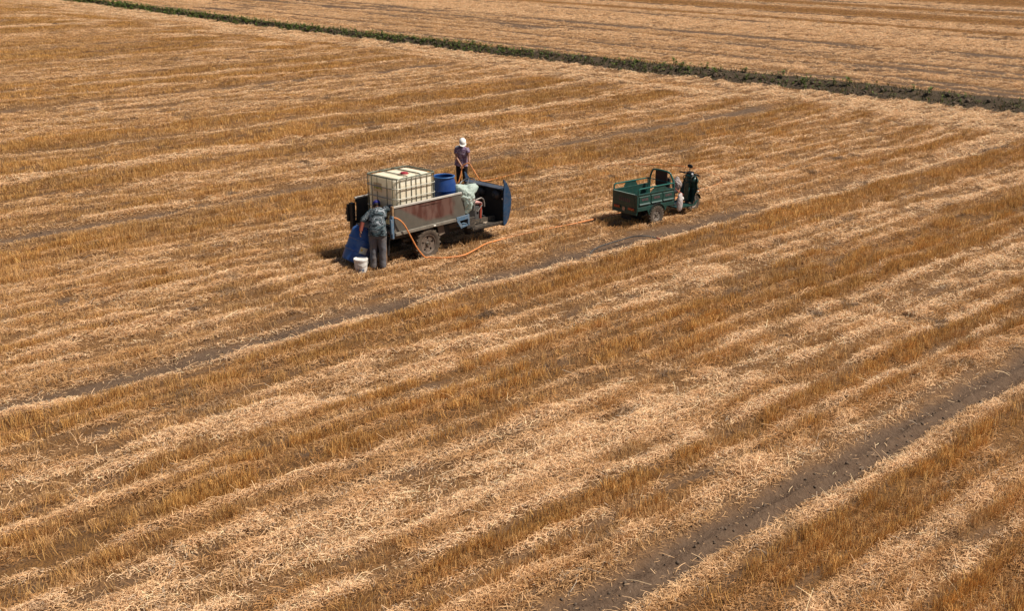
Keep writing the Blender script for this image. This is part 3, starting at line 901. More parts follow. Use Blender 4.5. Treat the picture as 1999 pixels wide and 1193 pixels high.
for y in (.12, .30, .62, .80, .93):
    for x in (0, TX): m.tube([(x + (.012 if x == 0 else -.012), y, .09), (x + (.012 if x == 0 else -.012), y, TH_ - .02)], .009, 6)
for k in (3, 9, 15, 21):
    x, y = rr[k]; m.tube([(x, y, .09), (x, y, TH_ - .02)], .012, 6)
m.tube([(.385, 0, TH_ - .012), (.385, .1, 1.165), (.385, .9, 1.165), (.385, TY, TH_ - .012)], .012, 6)
m.tube([(.76, 0, TH_ - .012), (.76, .1, 1.165), (.76, .9, 1.165), (.76, TY, TH_ - .012)], .015, 6)
cg = m.build("cage", M_CAGE, tank)
m = MB()
for z in (.10, .24, .47, .70, .925):
    m.tube([(x + (x - .6) * .018, y + (y - .5) * .02, z) for x, y in rr], .0105, 8, closed=True)
m.build("cage_hoops", M_CAGEL, cg)
m = MB(); ML = Matrix.Translation((.56, .34, 1.134))
m.lathe([(.085, 0), (.085, .035), (.075, .05), (.001, .052)], 24, ML); m.build("filler_lid", mat("red_lid", (.36, .02, .03), (.28, .02, .025), 8, .35), tank)
m = MB(); m.lathe([(.145, 0), (.145, .018), (.112, .02)], 24, ML); m.build("filler_neck", mat("pinkish_neck", (.75, .5, .38), (.8, .58, .45), 8, .5), tank)
m = MB(); m.box((.008, .60, .90), (.004, .26, .19)); sg = m.build("sign_plate", mat("cream_label", (.68, .55, .33), (.62, .48, .28), 6, .6), tank)
m = MB()
for k in range(4):
    y0 = .70 - k * .062
    m.bar((.004, y0, .925), (.004, y0, .86), .004, .012, (0, 1, 0)); m.bar((.003, y0, .925), (.003, y0 - .04, .925), .004, .012); m.bar((.003, y0, .89), (.003, y0 - .04, .89), .004, .01)
    if k % 2: m.bar((.002, y0 - .038, .925), (.002, y0 - .038, .86), .004, .012, (0, 1, 0))
m.build("green_lettering", mat("green_ink", (.22, .38, .04), (.30, .42, .06), 9, .6), sg)
m = MB(); m.tube([(.03, .42, .20), (-.05, .42, .20)], .035, 12); m.tube([(-.05, .42, .27), (-.05, .42, .12)], .02, 8); v = m.build("outlet_valve", BLACK, tank)
m = MB(); m.tube([(-.05, .42, .26), (-.05, .36, .28), (-.05, .26, .285)], .022, 8); m.build("valve_handle", mat("dull_red_handle", (.14, .025, .02), (.1, .02, .02), 7, .5), v)

# ------------------------------------------------------------------ barrels, bucket
M_BLUE = mat("blue_plastic", (.007, .045, .19), (.006, .03, .14), 3, .36, dust=.08, dustcol=(.25, .28, .33))
M_BLUED = mat("dusty_blue_plastic", (.012, .055, .24), (.03, .10, .30), 3.5, .35, dust=.4, dustcol=(.12, .17, .24))
br = thing("open_barrel", "upright open-topped blue plastic barrel standing in the truck bed", "barrel", T(1.83, -.27, .772), az=10)
m = MB()
R_, r_ = .285, .235
m.lathe([(.001, 0.0), (.24, 0), (.275, .03), (R_, .10), (R_, .30), (R_ + .012, .32), (R_, .345), (R_, .60), (R_ + .01, .63), (R_, .66), (.27, .76), (.248, .84), (r_, .89), (r_, .93), (r_ - .02, .93), (r_ - .02, .89), (.23, .84), (.255, .74), (R_ - .02, .60), (R_ - .02, .10), (.24, .02), (.001, .02)], 36)
m.build("barrel_body", M_BLUE, br)
m = MB(); m.tube([((r_ + .004) * math.cos(a), (r_ + .004) * math.sin(a), .93) for a in np.linspace(0, 2 * math.pi, 36, endpoint=False)], .016, 8, closed=True); m.build("rim_ring", mat("light_blue_rim", (.04, .13, .33), (.03, .10, .27), 5, .35), br)

def at_px(px, py, z=0.0):
    X = (px - 999.5) / 2300.0; Y = -(py - 596.5) / 2300.0
    p = math.radians(PITCH)
    r = Vector((X, math.cos(p) + Y * math.sin(p), -math.sin(p) + Y * math.cos(p)))
    t = (CAMH - z) / -r.z
    return Vector((r.x * t, r.y * t, z))

lb = thing("leaning_barrel", "dusty blue barrel tilted toward the truck tail beside the bent man", "barrel", (-3.47, 24.86, .09))
lb.rotation_euler = Euler((math.radians(-12), math.radians(21), math.radians(0)), 'XYZ')
lb.scale = (.98, .98, .87)
m = MB(); m.lathe([(.001, .0), (.25, .0), (.285, .02), (.29, .10), (.29, .28), (.305, .30), (.305, .33), (.29, .35), (.29, .56), (.305, .58), (.305, .61), (.29, .63), (.29, .76), (.275, .83), (.235, .875), (.235, .90), (.21, .90), (.20, .875), (.001, .87)], 36)
m.build("barrel_body", M_BLUED, lb)
m = MB(); m.lathe([(.055, .865), (.055, .905), (.001, .905)], 16, Matrix.Translation((.08, .08, 0))); m.build("bung", BLACK, lb)
m = MB()
for k in range(5):
    pass
vs, fs = [], []
for j in range(4):
    for i in range(6):
        a = math.radians(-82 + i * 6.4); rr_ = .2945 + (.013 if j in (1,) else 0)
        vs.append((.309 * math.cos(a), .309 * math.sin(a), .28 + j * .055))
fs = [(j * 6 + i, j * 6 + i + 1, (j + 1) * 6 + i + 1, (j + 1) * 6 + i) for j in range(3) for i in range(5)]
m.add(vs, fs, True); lab = m.build("label", mat("pale_label", (.62, .58, .47), (.50, .46, .36), 9, .7), lb)
m = MB(); vs = []
for j in range(3):
    for i in range(3):
        a = math.radians(-78 + i * 4.2); vs.append((.312 * math.cos(a), .312 * math.sin(a), .34 + j * .03))
m.add(vs, [(j * 3 + i, j * 3 + i + 1, (j + 1) * 3 + i + 1, (j + 1) * 3 + i) for j in range(2) for i in range(2)]); m.build("label_mark", mat("yellow_mark", (.62, .38, .06), (.5, .3, .05), 9, .6), lab)

bk = thing("paint_bucket", "small white lidded plastic bucket standing by the bent man's feet", "bucket", at_px(705, 530.5), rz=.05)
bk.scale = (.97, .97, .92)
M_WHITE = mat("white_plastic", (.74, .72, .68), (.64, .61, .56), 6, .4, dust=.2)
m = MB(); m.lathe([(.001, .0), (.128, 0), (.136, .01), (.148, .26), (.155, .265), (.155, .285), (.148, .287), (.148, .30), (.001, .30)], 28); m.build("bucket_body", M_WHITE, bk)
m = MB(); m.lathe([(.160, .285), (.162, .315), (.155, .325), (.145, .322), (.13, .312), (.001, .312)], 28); m.build("lid", M_WHITE, bk)
m = MB(); vs = []
for j in range(2):
    for i in range(11):
        a = math.radians(-125 + i * 7); rr_ = .1395 + .0115 * j * .3; vs.append((rr_ * math.cos(a), rr_ * math.sin(a), .045 + j * .055))
m.add(vs, [(i, i + 1, 12 + i, 11 + i) for i in range(10)], True); m.build("label_band", mat("blue_print", (.10, .14, .22), (.22, .26, .32), 22, .6), bk)
m = MB()
for k in range(4):
    a = math.radians(-115 + k * 12); m.bar((.146 * math.cos(a), .146 * math.sin(a), .15), (.149 * math.cos(a), .149 * math.sin(a), .20), .022, .003, (math.cos(a), math.sin(a), 0))
m.build("faint_print", mat("faint_print", (.5, .46, .42), (.6, .56, .52), 22, .6), bk)
m = MB(); m.tube([(.158 * math.cos(a), .158 * math.sin(a) , .27 - .10 * math.sin((a + 2.2) / 2.6 * math.pi) * (1 if -2.2 < a < .4 else 0)) for a in np.linspace(-2.2, .4, 14)], .004, 6); m.build("handle", STEELRAIL, bk)

# ------------------------------------------------------------------ crumpled plastic sheet at the front of the bed
def crumple(name, label, cat, centre, rx, ry, rz_, spikes, m_, seed, az=0, amp=.35, sub=5):
    bm = bmesh.new(); bmesh.ops.create_icosphere(bm, subdivisions=sub, radius=1.0)
    for v in bm.verts:
        d = v.co.normalized()
        q = d * 2.2 + Vector((seed, seed * 1.7, 0))
        k = 1 + amp * (1 - 2 * abs(mnoise.noise(q))) * .6 + amp * .35 * (1 - 2 * abs(mnoise.noise(q * 2.3)))
        k += amp * .16 * (1 - 3 * abs(mnoise.noise(q * 4.7))) + amp * .09 * (1 - 3 * abs(mnoise.noise(q * 9.0)))
        for s, w, a in spikes:
            k += a * max(0, d.dot(Vector(s).normalized())) ** w
        v.co = Vector((d.x * rx * k, d.y * ry * k, d.z * rz_ * k))
    me = bpy.data.meshes.new(name); bm.to_mesh(me); bm.free()
    me.materials.append(m_)
    for p in me.polygons: p.use_smooth = True
    o = bpy.data.objects.new(name, me); COL.objects.link(o)
    o.location = centre; o.rotation_euler = (0, 0, math.radians(90 - az))
    tag(o, label, cat)
    return o
M_FILM = mat("pale_green_film", (.74, .84, .77), (.56, .67, .58), 7, .5, transl=.4, spec=.35, alpha=.72)
crumple("plastic_sheet", "crumpled pale green plastic sheet hanging over the front of the truck bed", "plastic sheet", T(2.20, -.52, 1.20), .19, .21, .205,
        [((.8, -.4, .75), 14, .95), ((-.8, 0, .9), 10, .7), ((.1, -.3, -1), 8, .55), ((.2, .8, .6), 9, .5)], M_FILM, 3.1, az=TRUCK_AZ)

# ------------------------------------------------------------------ orange hose and black pipe
M_HOSE = mat("orange_hose", (.70, .235, .055), (.52, .19, .06), 12, .55, dust=.3)
WX, WY = -1.42, 32.85          # where the person with the white cap stands
hand_l = Vector((WX + .03, WY - .26, .63)); hand_r = Vector((WX + .22, WY - .27, .75))
hp = [T(-.03, -.60, 1.12), T(.06, -.72, 1.10), T(.20, -.77, .96), T(.36, -.80, .66), T(.52, -.83, .36), T(.70, -.86, .14)]
gz_ = .052
hp += [at_px(838, 502, .11), at_px(862, 503.5, .105), at_px(885, 501.5, .115), at_px(908, 497, .12), at_px(928, 487, .12), at_px(948, 476, .12), at_px(968, 470, .10), at_px(1000, 461.5, .075), at_px(1042, 452.5, .07),
       at_px(1080, 444.5, .075), at_px(1120, 436.5, .08), at_px(1162, 427, .06), at_px(1215, 415, .04), at_px(1290, 396, .04), at_px(1345, 377, .06), at_px(1385, 365, gz_), at_px(1408, 354, gz_ + .02), at_px(1396, 341, gz_), at_px(1375, 332, gz_), at_px(1345, 326, .09),
       at_px(1310, 322.5, .085), at_px(1275, 321, .085), at_px(1220, 321, gz_ - .05), at_px(1170, 321, gz_ - .03), at_px(1130, 320, gz_ - .02), at_px(1080, 323, gz_ - .03), at_px(1030, 332, gz_ - .03), at_px(990, 343, gz_ - .02), at_px(958, 351, gz_ + .01),
       at_px(942, 353, .14), Vector((WX + .50, WY - .42, .33)), Vector((WX + .34, WY - .36, .58)), hand_r + Vector((0, -.03, 0)), Vector((WX + .12, WY - .30, .73)), hand_l + Vector((0, -.03, .02)), Vector((WX - .02, WY - .34, .42)), Vector((WX - .08, WY - .40, .22))]
m = MB(); m.tube(smooth_path(hp, 8), .0165, 8); hose = m.build("hose", M_HOSE, None)
tag(hose, "long orange hose looping from the truck tail over the straw to the white-capped person", "hose")
pp = [at_px(x, y, z) for x, y, z in ((1151, 503, .02), (1153, 494, .06), (1160, 487, .10), (1172, 481, .07), (1190, 475, .07), (1210, 469, .08), (1230, 463, .10), (1250, 460.5, .13), (1268, 461.5, .11), (1282, 465, .06))]
m = MB(); m.tube(smooth_path(pp, 6), .016, 8); pipe = m.build("pipe", mat("black_pipe", (.035, .034, .034), (.07, .06, .05), 9, .5), None)
tag(pipe, "short black plastic pipe lying in the wheel track in front of the tricycle", "pipe")
m = MB(); m.tube([at_px(1281, 464.7, .062), at_px(1289, 467, .05)], .019, 8); m.build("pipe_end", mat("dull_red_end", (.3, .06, .04), (.22, .05, .03), 9, .5), pipe)
# ------------------------------------------------------------------ green cargo tricycle
TA = 51.0
TO = at_px(1282, 438) 
_fw = Vector((math.sin(math.radians(TA)), math.cos(math.radians(TA)), 0)); _lf = Vector((-_fw.y, _fw.x, 0))
TO = TO + _lf * .46 - _fw * .55
trike = thing("cargo_tricycle", "dark green cargo tricycle with railed bed parked on the stubble", "tricycle", TO, az=TA)
def G(x, y, z): return TO + _fw * x + _lf * y + Vector((0, 0, z))
M_GREEN = mat("dark_green_paint", (.008, .040, .033), (.012, .056, .046), 5, .40, dust=.22, dustcol=(.10, .11, .085))
M_GREENL = mat("green_tube_paint", (.016, .085, .068), (.024, .11, .088), 8, .25)
M_DECAL = mat("faded_red_print", (.15, .065, .07), (.07, .06, .06), 30, .6)
YB = .43
BX0, BX1, BZ0, BZ1 = -.12, 1.17, .36, .825
m = MB(); m.bar((-.05, .25, .40), (1.2, .25, .40), .05, .07); m.bar((-.05, -.25, .40), (1.2, -.25, .40), .05, .07)
m.tube([(.55, -.42, .25), (.55, .42, .25)], .035, 10); m.ell((.55, .06, .25), (.12, .12, .12)); m.bar((.25, -.3, .33), (.9, -.3, .30), .05, .04); m.bar((.25, .3, .33), (.9, .3, .30), .05, .04)
m.bar((1.15, 0, .38), (1.6, 0, .25), .12, .06); m.bar((1.55, 0, .25), (2.1, 0, .22), .12, .06); m.bar((2.1, 0, .22), (2.22, 0, .6), .06, .08, (0, 1, 0)); m.box((1.0, .1, .27), (.3, .35, .16), bev=.02)
m.build("frame", BLACK, trike)
m = MB(); m.box(((BX0 + BX1) / 2, 0, BZ0 + .10), (BX1 - BX0 - .04, YB * 2 - .04, .03)); m.build("bed_floor", M_GREEN, trike)
def pressed(s):
    p = MB(); y = s * YB
    p.box(((BX0 + BX1) / 2, y - s * .012, (BZ0 + .08 + BZ1) / 2), (BX1 - BX0, .018, BZ1 - BZ0 - .08))
    p.bar((BX0, y - s * .006, BZ1), (BX1, y - s * .006, BZ1), .035, .035, bev=.006)
    p.bar((BX0, y - s * .004, BZ0 + .10), (BX1, y - s * .004, BZ0 + .10), .03, .10, bev=.008)
    for k in range(3):
        x0 = BX0 + .06 + k * .415; x1 = x0 + .36
        # raised pressing with a sloping lower ridge
        p.prism([(0, .73), (.012, .715), (.012, .615), (.034, .575), (.0, .545)], 'x', 0, 0) if False else None
        vs = []
        for xx in (x0, x1):
            for dy, z in ((0.0, .775), (.012, .765), (.012, .60), (.036, .575), (0.0, .55)):
                vs.append((xx, y + s * (dy - .002), z))
        fs = [(i, i + 1, i + 6, i + 5) for i in range(4)] + [(0, 1, 2, 3, 4), (9, 8, 7, 6, 5)]
        p.add(vs, fs)
    # skirt with an arch over the wheel
    p.prism([(BX0, BZ0 + .06), (.22, BZ0 + .06), (.30, BZ0 - .09), (.36, BZ0 + .0), (.45, BZ0 + .055), (.66, BZ0 + .055), (.76, BZ0 + .02), (.86, BZ0 - .05), (.92, BZ0 + .06), (BX1, BZ0 + .06), (BX1, BZ0 + .10), (BX0, BZ0 + .10)], 'y', y - s * .012, y + s * .008)
    pan = p.build("side_panel", M_GREEN, trike)
    for k in range(3):
        x0 = BX0 + .13 + k * .415; d = MB()
        for j in range(5): 
            d.box((x0 + .02 + j * .045, y + s * .013, .695), (.026, .003, .055)); d.box((x0 + .03 + j * .045, y + s * .0135, .695 + .02 * ((j % 2) * 2 - 1)), (.040, .003, .010))
        d.build("faded_lettering", M_DECAL, pan)
    r = MB()
    r.tube(smooth_path([(BX0 + .03, y, BZ1), (BX0 + .03, y, .93), (BX0 + .06, y, .965), (BX0 + .12, y, .97), (.5, y, .97), (1.0, y, .97), (1.12, y, .965)], 4), .019, 8)
    if s > 0: r.tube([(1.05, y, .97), (1.1, y, .94), (1.1, y, BZ1)], .018, 8)
    r.build("bed_rail", M_GREENL, pan)
    g = MB()
    for k in range(1):
        g.prism([(.30, BZ1), (.98, BZ1), (.80, .955), (.45, .955)] if s < 0 else [(.22, BZ1), (.72, BZ1), (.66, .955), (.30, .955)], 'y', y - s * .006, y + s * .002)
    g.build("gusset_plate", M_GREEN, pan)
pressed(-1); pressed(1)
tgm = MB(); tgm.box((BX0 - .005, 0, (BZ0 + BZ1) / 2 - .02), (.022, YB * 2 + .01, BZ1 - BZ0 - .0), bev=.006)
tgm.bar((BX0 - .01, -YB, BZ1 - .01), (BX0 - .01, YB, BZ1 - .01), .035, .03, bev=.006)
tgm.bar((BX0 - .015, -YB, BZ0 - .02), (BX0 - .015, YB, BZ0 - .02), .03, .05, bev=.008)
tgm.prism([(-.36, .52), (.36, .52), (.34, .76), (-.34, .76)], 'x', BX0 - .024, BX0 - .014)
tg_ = tgm.build("tailgate", M_GREEN, trike)
m = MB(); m.bar((BX0 - .014, -YB + .03, BZ1 + .006), (BX0 - .014, YB - .03, BZ1 + .006), .022, .008); m.build("pale_edge", mat("pale_edge_strip", (.35, .42, .36), (.25, .34, .29), 9, .35), tg_)  # pale strip along the top of the tailgate
m = MB()
for j in range(6): m.box((BX0 - .0265, .17 - j * .068, .655), (.004, .034, .09)); m.box((BX0 - .027, .165 - j * .068, .655 + .025 * ((j % 2) * 2 - 1)), (.004, .056, .014))
m.build("faded_lettering", M_DECAL, tg_)
M_LAMP = mat("red_orange_lamp", (.35, .03, .012), (.42, .10, .02), 14, .25, lo=.42, hi=.58)
for y in (.25, -.25):
    m = MB(); m.box((BX0 - .035, y, .455), (.035, .20, .065), Euler((.0, 0, 0)), bev=.012); m.build("tail_lamp", M_LAMP, tg_)
m = MB(); m.box((BX0 - .03, .02, .42), (.006, .085, .10), Euler((.25, 0, 0))); m.build("torn_paper", mat("tan_paper", (.55, .36, .22), (.45, .26, .15), 14, .8), tg_)
m = MB(); m.box((.25, .05, .24), (.03, .5, .24)); m.box((.05, .12, .22), (.02, .34, .22)); m.build("mud_guard", BLACK, trike)
for s in (-1, 1):
    m = MB(); 
    pts = [(.55 + .285 * math.cos(a), s * .40, .25 + .285 * math.sin(a)) for a in np.linspace(.35, 2.8, 12)]
    m.tube(pts, [(.07, .008)] * len(pts), 8, flat=(0, 1, 0)); m.build("wheel_arch", BLACK, trike)
wheel(trike, "wheel", (.55, -.405, .235), .235, .11, .14, -1, rimmat=mat("grey_dusty_rim", (.15, .12, .097), (.21, .17, .14), 10, .65))
wheel(trike, "wheel", (.55, .405, .235), .235, .11, .14, 1)
# hoop behind the seat with the backboard
m = MB()
hoop = smooth_path([(1.15, YB - .01, .80), (1.15, YB - .02, .98), (1.13, YB - .10, 1.15), (1.12, YB - .17, 1.21), (1.12, .1, 1.225), (1.12, -.1, 1.225), (1.12, -YB + .17, 1.21), (1.13, -YB + .10, 1.15), (1.15, -YB + .02, .98), (1.15, -YB + .01, .80)], 5)
m.tube(hoop, .024, 10); m.tube([(1.15, YB - .03, .95), (1.15, -YB + .03, .95)], .014, 8); m.build("hoop", M_GREENL, trike)
m = MB(); m.box((1.155, .02, 1.01), (.03, .40, .41), bev=.008); m.build("backboard", mat("maroon_board", (.055, .014, .010), (.035, .018, .014), 6, .6), trike)
m = MB(); m.box((1.35, 0, .67), (.34, .52, .11), bev=.04); m.box((1.30, 0, .50), (.28, .44, .26), bev=.02); m.build("seat", BLACK, trike)
m = MB(); m.box((1.20, -.13, .93), (.07, .22, .24), Euler((0, .1, 0)), bev=.03); m.build("seat_back", BLACK, trike)
m = MB(); m.box((1.78, 0, .235), (.62, .58, .03), bev=.008); m.prism([(1.48, .24), (2.10, .24), (2.22, .36), (2.14, .36), (2.05, .27), (1.48, .28)], 'y', -.31, -.295); m.prism([(1.48, .24), (2.10, .24), (2.22, .36), (2.14, .36), (2.05, .27), (1.48, .28)], 'y', .295, .31); m.build("footboard", M_GREEN, trike)
# front body: leg shield, headlight nacelle, fender
m = MB()
gv = []; cols = 10
pz = [(.27, 2.06, .27), (.40, 2.10, .27), (.55, 2.15, .26), (.70, 2.20, .245), (.84, 2.24, .22), (.92, 2.27, .18)]
for z, x, w in pz:
    for k in range(cols + 1):
        y = -w + 2 * w * k / cols
        gv.append((x + .10 * (1 - (y / w) ** 2), y, z))
fs = [(i * (cols + 1) + k, i * (cols + 1) + k + 1, (i + 1) * (cols + 1) + k + 1, (i + 1) * (cols + 1) + k) for i in range(len(pz) - 1) for k in range(cols)]
m.add(gv, fs, True); m.add([(a - .025, b, c) for a, b, c in gv], [tuple(reversed(f)) for f in fs], True); m.box((2.10, 0, .55), (.05, .16, .5), bev=.01)
m.build("leg_shield", M_GREEN, trike)
m = MB(); m.ell((2.27, 0, .82), (.15, .19, .125), Euler((0, .25, 0)), n=18); m.ell((2.20, 0, .93), (.10, .16, .075), n=14); m.build("nacelle", M_GREEN, trike)
m = MB(); m.tube([(2.36, 0, .50), (2.33, 0, .62), (2.27, 0, .76), (2.22, 0, .88)], [(.10, .07), (.15, .09), (.17, .10), (.15, .09)], 14, flat=(0, 1, 0)); m.build("front_fairing", M_GREEN, trike)
for y in (-.12, .10):
    m = MB(); m.tube(smooth_path([(2.18, y, .98), (2.08, y * 1.3, .92), (2.10, y, .78), (2.16, y * .6, .66)], 5), .010, 6); m.build("control_cable", BLACK, trike)
m = MB(); m.lathe([(.001, .03), (.05, .028), (.085, .0), (.085, -.05)], 18, Matrix.Translation((2.39, 0, .82)) @ Matrix.Rotation(math.radians(100), 4, 'Y')); m.build("headlight", mat("lamp_glass", (.6, .6, .58), (.5, .5, .5), 6, .15, spec=.6), trike)
m = MB(); m.box((2.20, 0, 1.02), (.10, .20, .06), Euler((0, -.4, 0)), bev=.02); m.tube([(2.17, -.33, 1.0), (2.22, -.15, 1.0), (2.23, 0, .99), (2.22, .15, 1.0), (2.17, .33, 1.0)], .014, 8); m.tube([(2.16, -.34, 1.0), (2.19, -.24, 1.0)], .021, 8); m.tube([(2.16, .34, 1.0), (2.19, .24, 1.0)], .021, 8); m.ell((2.20, -.19, 1.0), (.04, .035, .03), n=10); m.ell((2.20, .19, 1.0), (.04, .035, .03), n=10); m.build("handlebar", BLACK, trike)
for y, sx in ((.05, 0),):
    mi = thing("mirror", None, None); mi.parent = trike
    h = .20
    m = MB(); m.tube([(2.20, y, 1.0), (2.22, y * 1.02, 1.08), (2.23, y * 1.03, 1.0 + h - .05)], .007, 6); m.build("mirror_stalk", BLACK, mi)
    m = MB(); m.ell((2.24, y * 1.05, 1.0 + h - .02), (.025, .085, .05), Euler((.15, 0, .2)), n=14); m.build("mirror_head", BLACK, mi)
m = MB(); m.ell((2.16, -.10, 1.0), (.035, .03, .03), n=10); m.build("white_gauge", mat("white_gauge", (.6, .62, .64), (.5, .5, .52), 9, .4), trike)
FWX, FWR = 2.34, .215
m = MB(); 
for s in (-1, 1): m.tube([(2.24, s * .075, .80), (FWX, s * .085, FWR)], .022, 8)
m.build("fork", mat("silver_fork", (.30, .30, .29), (.2, .2, .19), 8, .4, .5), trike)
m = MB(); pts = [(FWX + (FWR + .035) * math.cos(a), 0, FWR + .02 + (FWR + .035) * math.sin(a)) for a in np.linspace(.25, 2.9, 14)]
m.tube(pts, [(.065, .01)] * len(pts), 10, flat=(0, 1, 0)); m.build("front_fender", M_GREEN, trike)
m = MB(); m.bar((2.36, -.17, .60), (2.36, .17, .60), .08, .035, bev=.01); m.build("front_bar", BLACK, trike)
M_SIG = mat("pale_signal", (.7, .68, .62), (.6, .56, .5), 6, .3)
for y in (-.13, .13):
    m = MB(); m.ell((2.37, y, .53), (.035, .03, .03), n=10); m.build("turn_signal", M_SIG, trike)
wheel(trike, "wheel", (FWX, 0, FWR), FWR, .085, .135, -1, holes=5, rimmat=mat("pale_rim", (.20, .165, .135), (.27, .22, .18), 10, .6))
# bags on the tricycle
M_BAG = mat("white_woven_sack", (.62, .56, .54), (.52, .45, .43), 7, .65, transl=.2, bump=.3)
crumple("sack", "long whitish sack hanging beside the footboard of the green tricycle", "sack", G(1.43, -.39, .43), .08, .055, .175, [((.7, 0, -1), 5, .35), ((-.7, 0, -1), 5, .35), ((.5, 0, 1), 6, .3), ((-.5, 0, 1), 6, .3)], M_BAG, 7.7, az=TA, amp=.12)
crumple("carrier_bag", "round translucent pinkish bag sitting on the tricycle seat", "bag", G(1.58, -.12, .82), .105, .115, .125, [((.1, 0, 1), 14, .5)], mat("pinkish_film", (.36, .26, .22), (.46, .42, .40), 6, .4, transl=.25, alpha=.9), 1.3, az=TA, amp=.22)
m = MB(); m.tube(smooth_path([G(1.19, -.44, .83), G(1.30, -.42, .74), G(1.42, -.40, .68), G(1.56, -.36, .60), G(1.58, -.30, .50)], 5), .012, 6); tag(m.build("strap", mat("red_strap", (.42, .10, .07), (.36, .12, .09), 9, .6), None), "thin red strap tied from the tricycle hoop to the sack", "strap")
m = MB(); m.tube(smooth_path([G(1.50, -.30, .50), G(1.58, -.28, .56), G(1.66, -.26, .45)], 4), .03, 8); m.ell(G(1.62, -.26, .47), (.07, .05, .06), n=10); tag(m.build("white_bottle", M_WHITE, None), "small white bottle lying by the seat of the green tricycle", "bottle")

# ------------------------------------------------------------------ people
M_SKIN = mat("tanned_skin", (.30, .145, .085), (.25, .115, .065), 9, .55)
M_EYE = mat("dark_eye", (.03, .02, .015), (.02, .015, .01), 9, .3)
M_LIP = mat("lips", (.24, .08, .06), (.2, .07, .05), 9, .5)
def remesh(mb, name, m_, parent, voxel=.008, smooth=4, extra=None, disp=0.0):
    """one continuous skin: overlapping tapered limbs are fused by a voxel remesh and smoothed"""
    o = mb.build(name, m_, None)
    r = o.modifiers.new("r", 'REMESH'); r.mode = 'VOXEL'; r.voxel_size = voxel
    s = o.modifiers.new("s", 'SMOOTH'); s.factor = .5; s.iterations = smooth
    dg = bpy.context.evaluated_depsgraph_get(); dg.update()
    me = bpy.data.meshes.new_from_object(o.evaluated_get(dg))
    bpy.data.objects.remove(o)
    me.materials.clear(); me.materials.append(m_)
    if disp:
        for v in me.vertices:
            q = v.co * 9
            v.co += v.normal * disp * (mnoise.noise(q) + .6 * mnoise.noise(q * 2.1))
    for p in me.polygons: p.use_smooth = True
    if extra:
        for emb, em in extra:
            me.materials.append(em)
            bm = bmesh.new(); bm.from_mesh(me)
            base = [bm.verts.new(v) for v in emb.v]
            for f in emb.f:
                ff = bm.faces.new([base[i] for i in f]); ff.material_index = len(me.materials) - 1; ff.smooth = True
            bm.to_mesh(me); bm.free()
    o = bpy.data.objects.new(name, me); COL.objects.link(o); o.parent = parent
    return o
def hand(mb, wrist, dirv, palm_n, curl=.6, size=1.0, thumb_side=1):
    """palm and five separate bent fingers; dirv points from the wrist to the knuckles, palm_n out of the palm"""
    w = Vector(wrist); d = Vector(dirv).normalized(); n = Vector(palm_n); n = (n - d * n.dot(d)).normalized(); s = d.cross(n) * thumb_side
    mb.tube([w - d * .01, w + d * .03 * size, w + d * .085 * size], [(.024, .016), (.036, .015), (.040, .013)], 10, flat=s)
    for k, (off, L) in enumerate(((.030, .070), (.010, .078), (-.010, .073), (-.029, .058))):
        p = w + d * .083 * size + s * off * size
        q = [p]; dd = d.copy()
        for j in range(3):
            a = curl * (.6 + .3 * j)
            dd = (dd * math.cos(a) + n * math.sin(a)).normalized()
            q.append(q[-1] + dd * L * size * (.45, .32, .25)[j])
        mb.tube(q, [.0095, .009, .0082, .006], 8)
    p = w + d * .025 * size + s * .032 * size
    t1 = (d * .6 + s * .75 + n * .35).normalized(); t2 = (d * .85 + s * .1 + n * .6).normalized()
    mb.tube([p, p + t1 * .038, p + t1 * .038 + t2 * .034], [.012, .011, .008], 8)
def head(mb, c, fwd, up, r=.1):
    """skull, jaw, nose, ears at centre c looking along fwd; returns eye and mouth islands"""
    c, f, u = Vector(c), Vector(fwd).normalized(), Vector(up)
    u = (u - f * u.dot(f)).normalized(); s = f.cross(u)
    R = Matrix((s, f, u)).transposed()
    rot = R.to_euler()
    def P(a, b, z): return c + s * a + f * b + u * z
    mb.ell(P(0, -.01, .03), (.078, .098, .088), rot, n=16); mb.ell(P(0, .018, -.035), (.062, .078, .078), rot, n=16); mb.ell(P(0, .045, -.085), (.04, .04, .03), rot, n=10)
    mb.tube([P(0, .085, .02), P(0, .108, -.018), P(0, .10, -.03)], [.010, .014, .013], 8)
    for k in (-1, 1):
        mb.ell(P(k * .078, -.005, -.005), (.010, .022, .034), rot, n=10); mb.ell(P(k * .03, .083, .028), (.02, .012, .008), rot, n=8)
    e = MB(); mo = MB()
    for k in (-1, 1): e.ell(P(k * .031, .0895, .010), (.013, .006, .007), rot, n=8)
    mo.ell(P(0, .096, -.056), (.024, .007, .008), rot, n=8)
    return e, mo, P, rot

# --- the bent man at the tail (local axes = world axes, feet at the origin)
man = thing("person", "man in camouflage jacket and blue cap bending over the leaning barrel", "person", at_px(739, 527))
b = MB()
hipL, hipR = Vector((-.085, .04, .84)), Vector((.10, .04, .84))
shL, shR = Vector((-.16, .42, 1.21)), Vector((.15, .40, 1.235))
elL, haL = Vector((-.335, .27, 1.03)), Vector((-.375, .17, .835))
elR, haR = Vector((.295, .47, 1.285)), Vector((.275, .60, 1.15))
b.tube([hipL, (-.10, .035, .47), (-.10, .0, .09)], [.088, .062, .042], 12); b.tube([hipR, (.105, .04, .47), (.10, .01, .09)], [.088, .062, .042], 12)
for x in (-.10, .10): b.tube([(x, -.05, .045), (x, .06, .045), (x, .16, .035)], [(.045, .04), (.047, .04), (.035, .028)], 10, flat=(1, 0, 0))
b.tube([(0, .04, .82), (-.005, .10, .95), (-.01, .24, 1.09), (-.005, .39, 1.21), (-.01, .47, 1.25)], [(.16, .11), (.145, .10), (.165, .11), (.17, .10), (.06, .06)], 16, flat=(1, 0, 0))
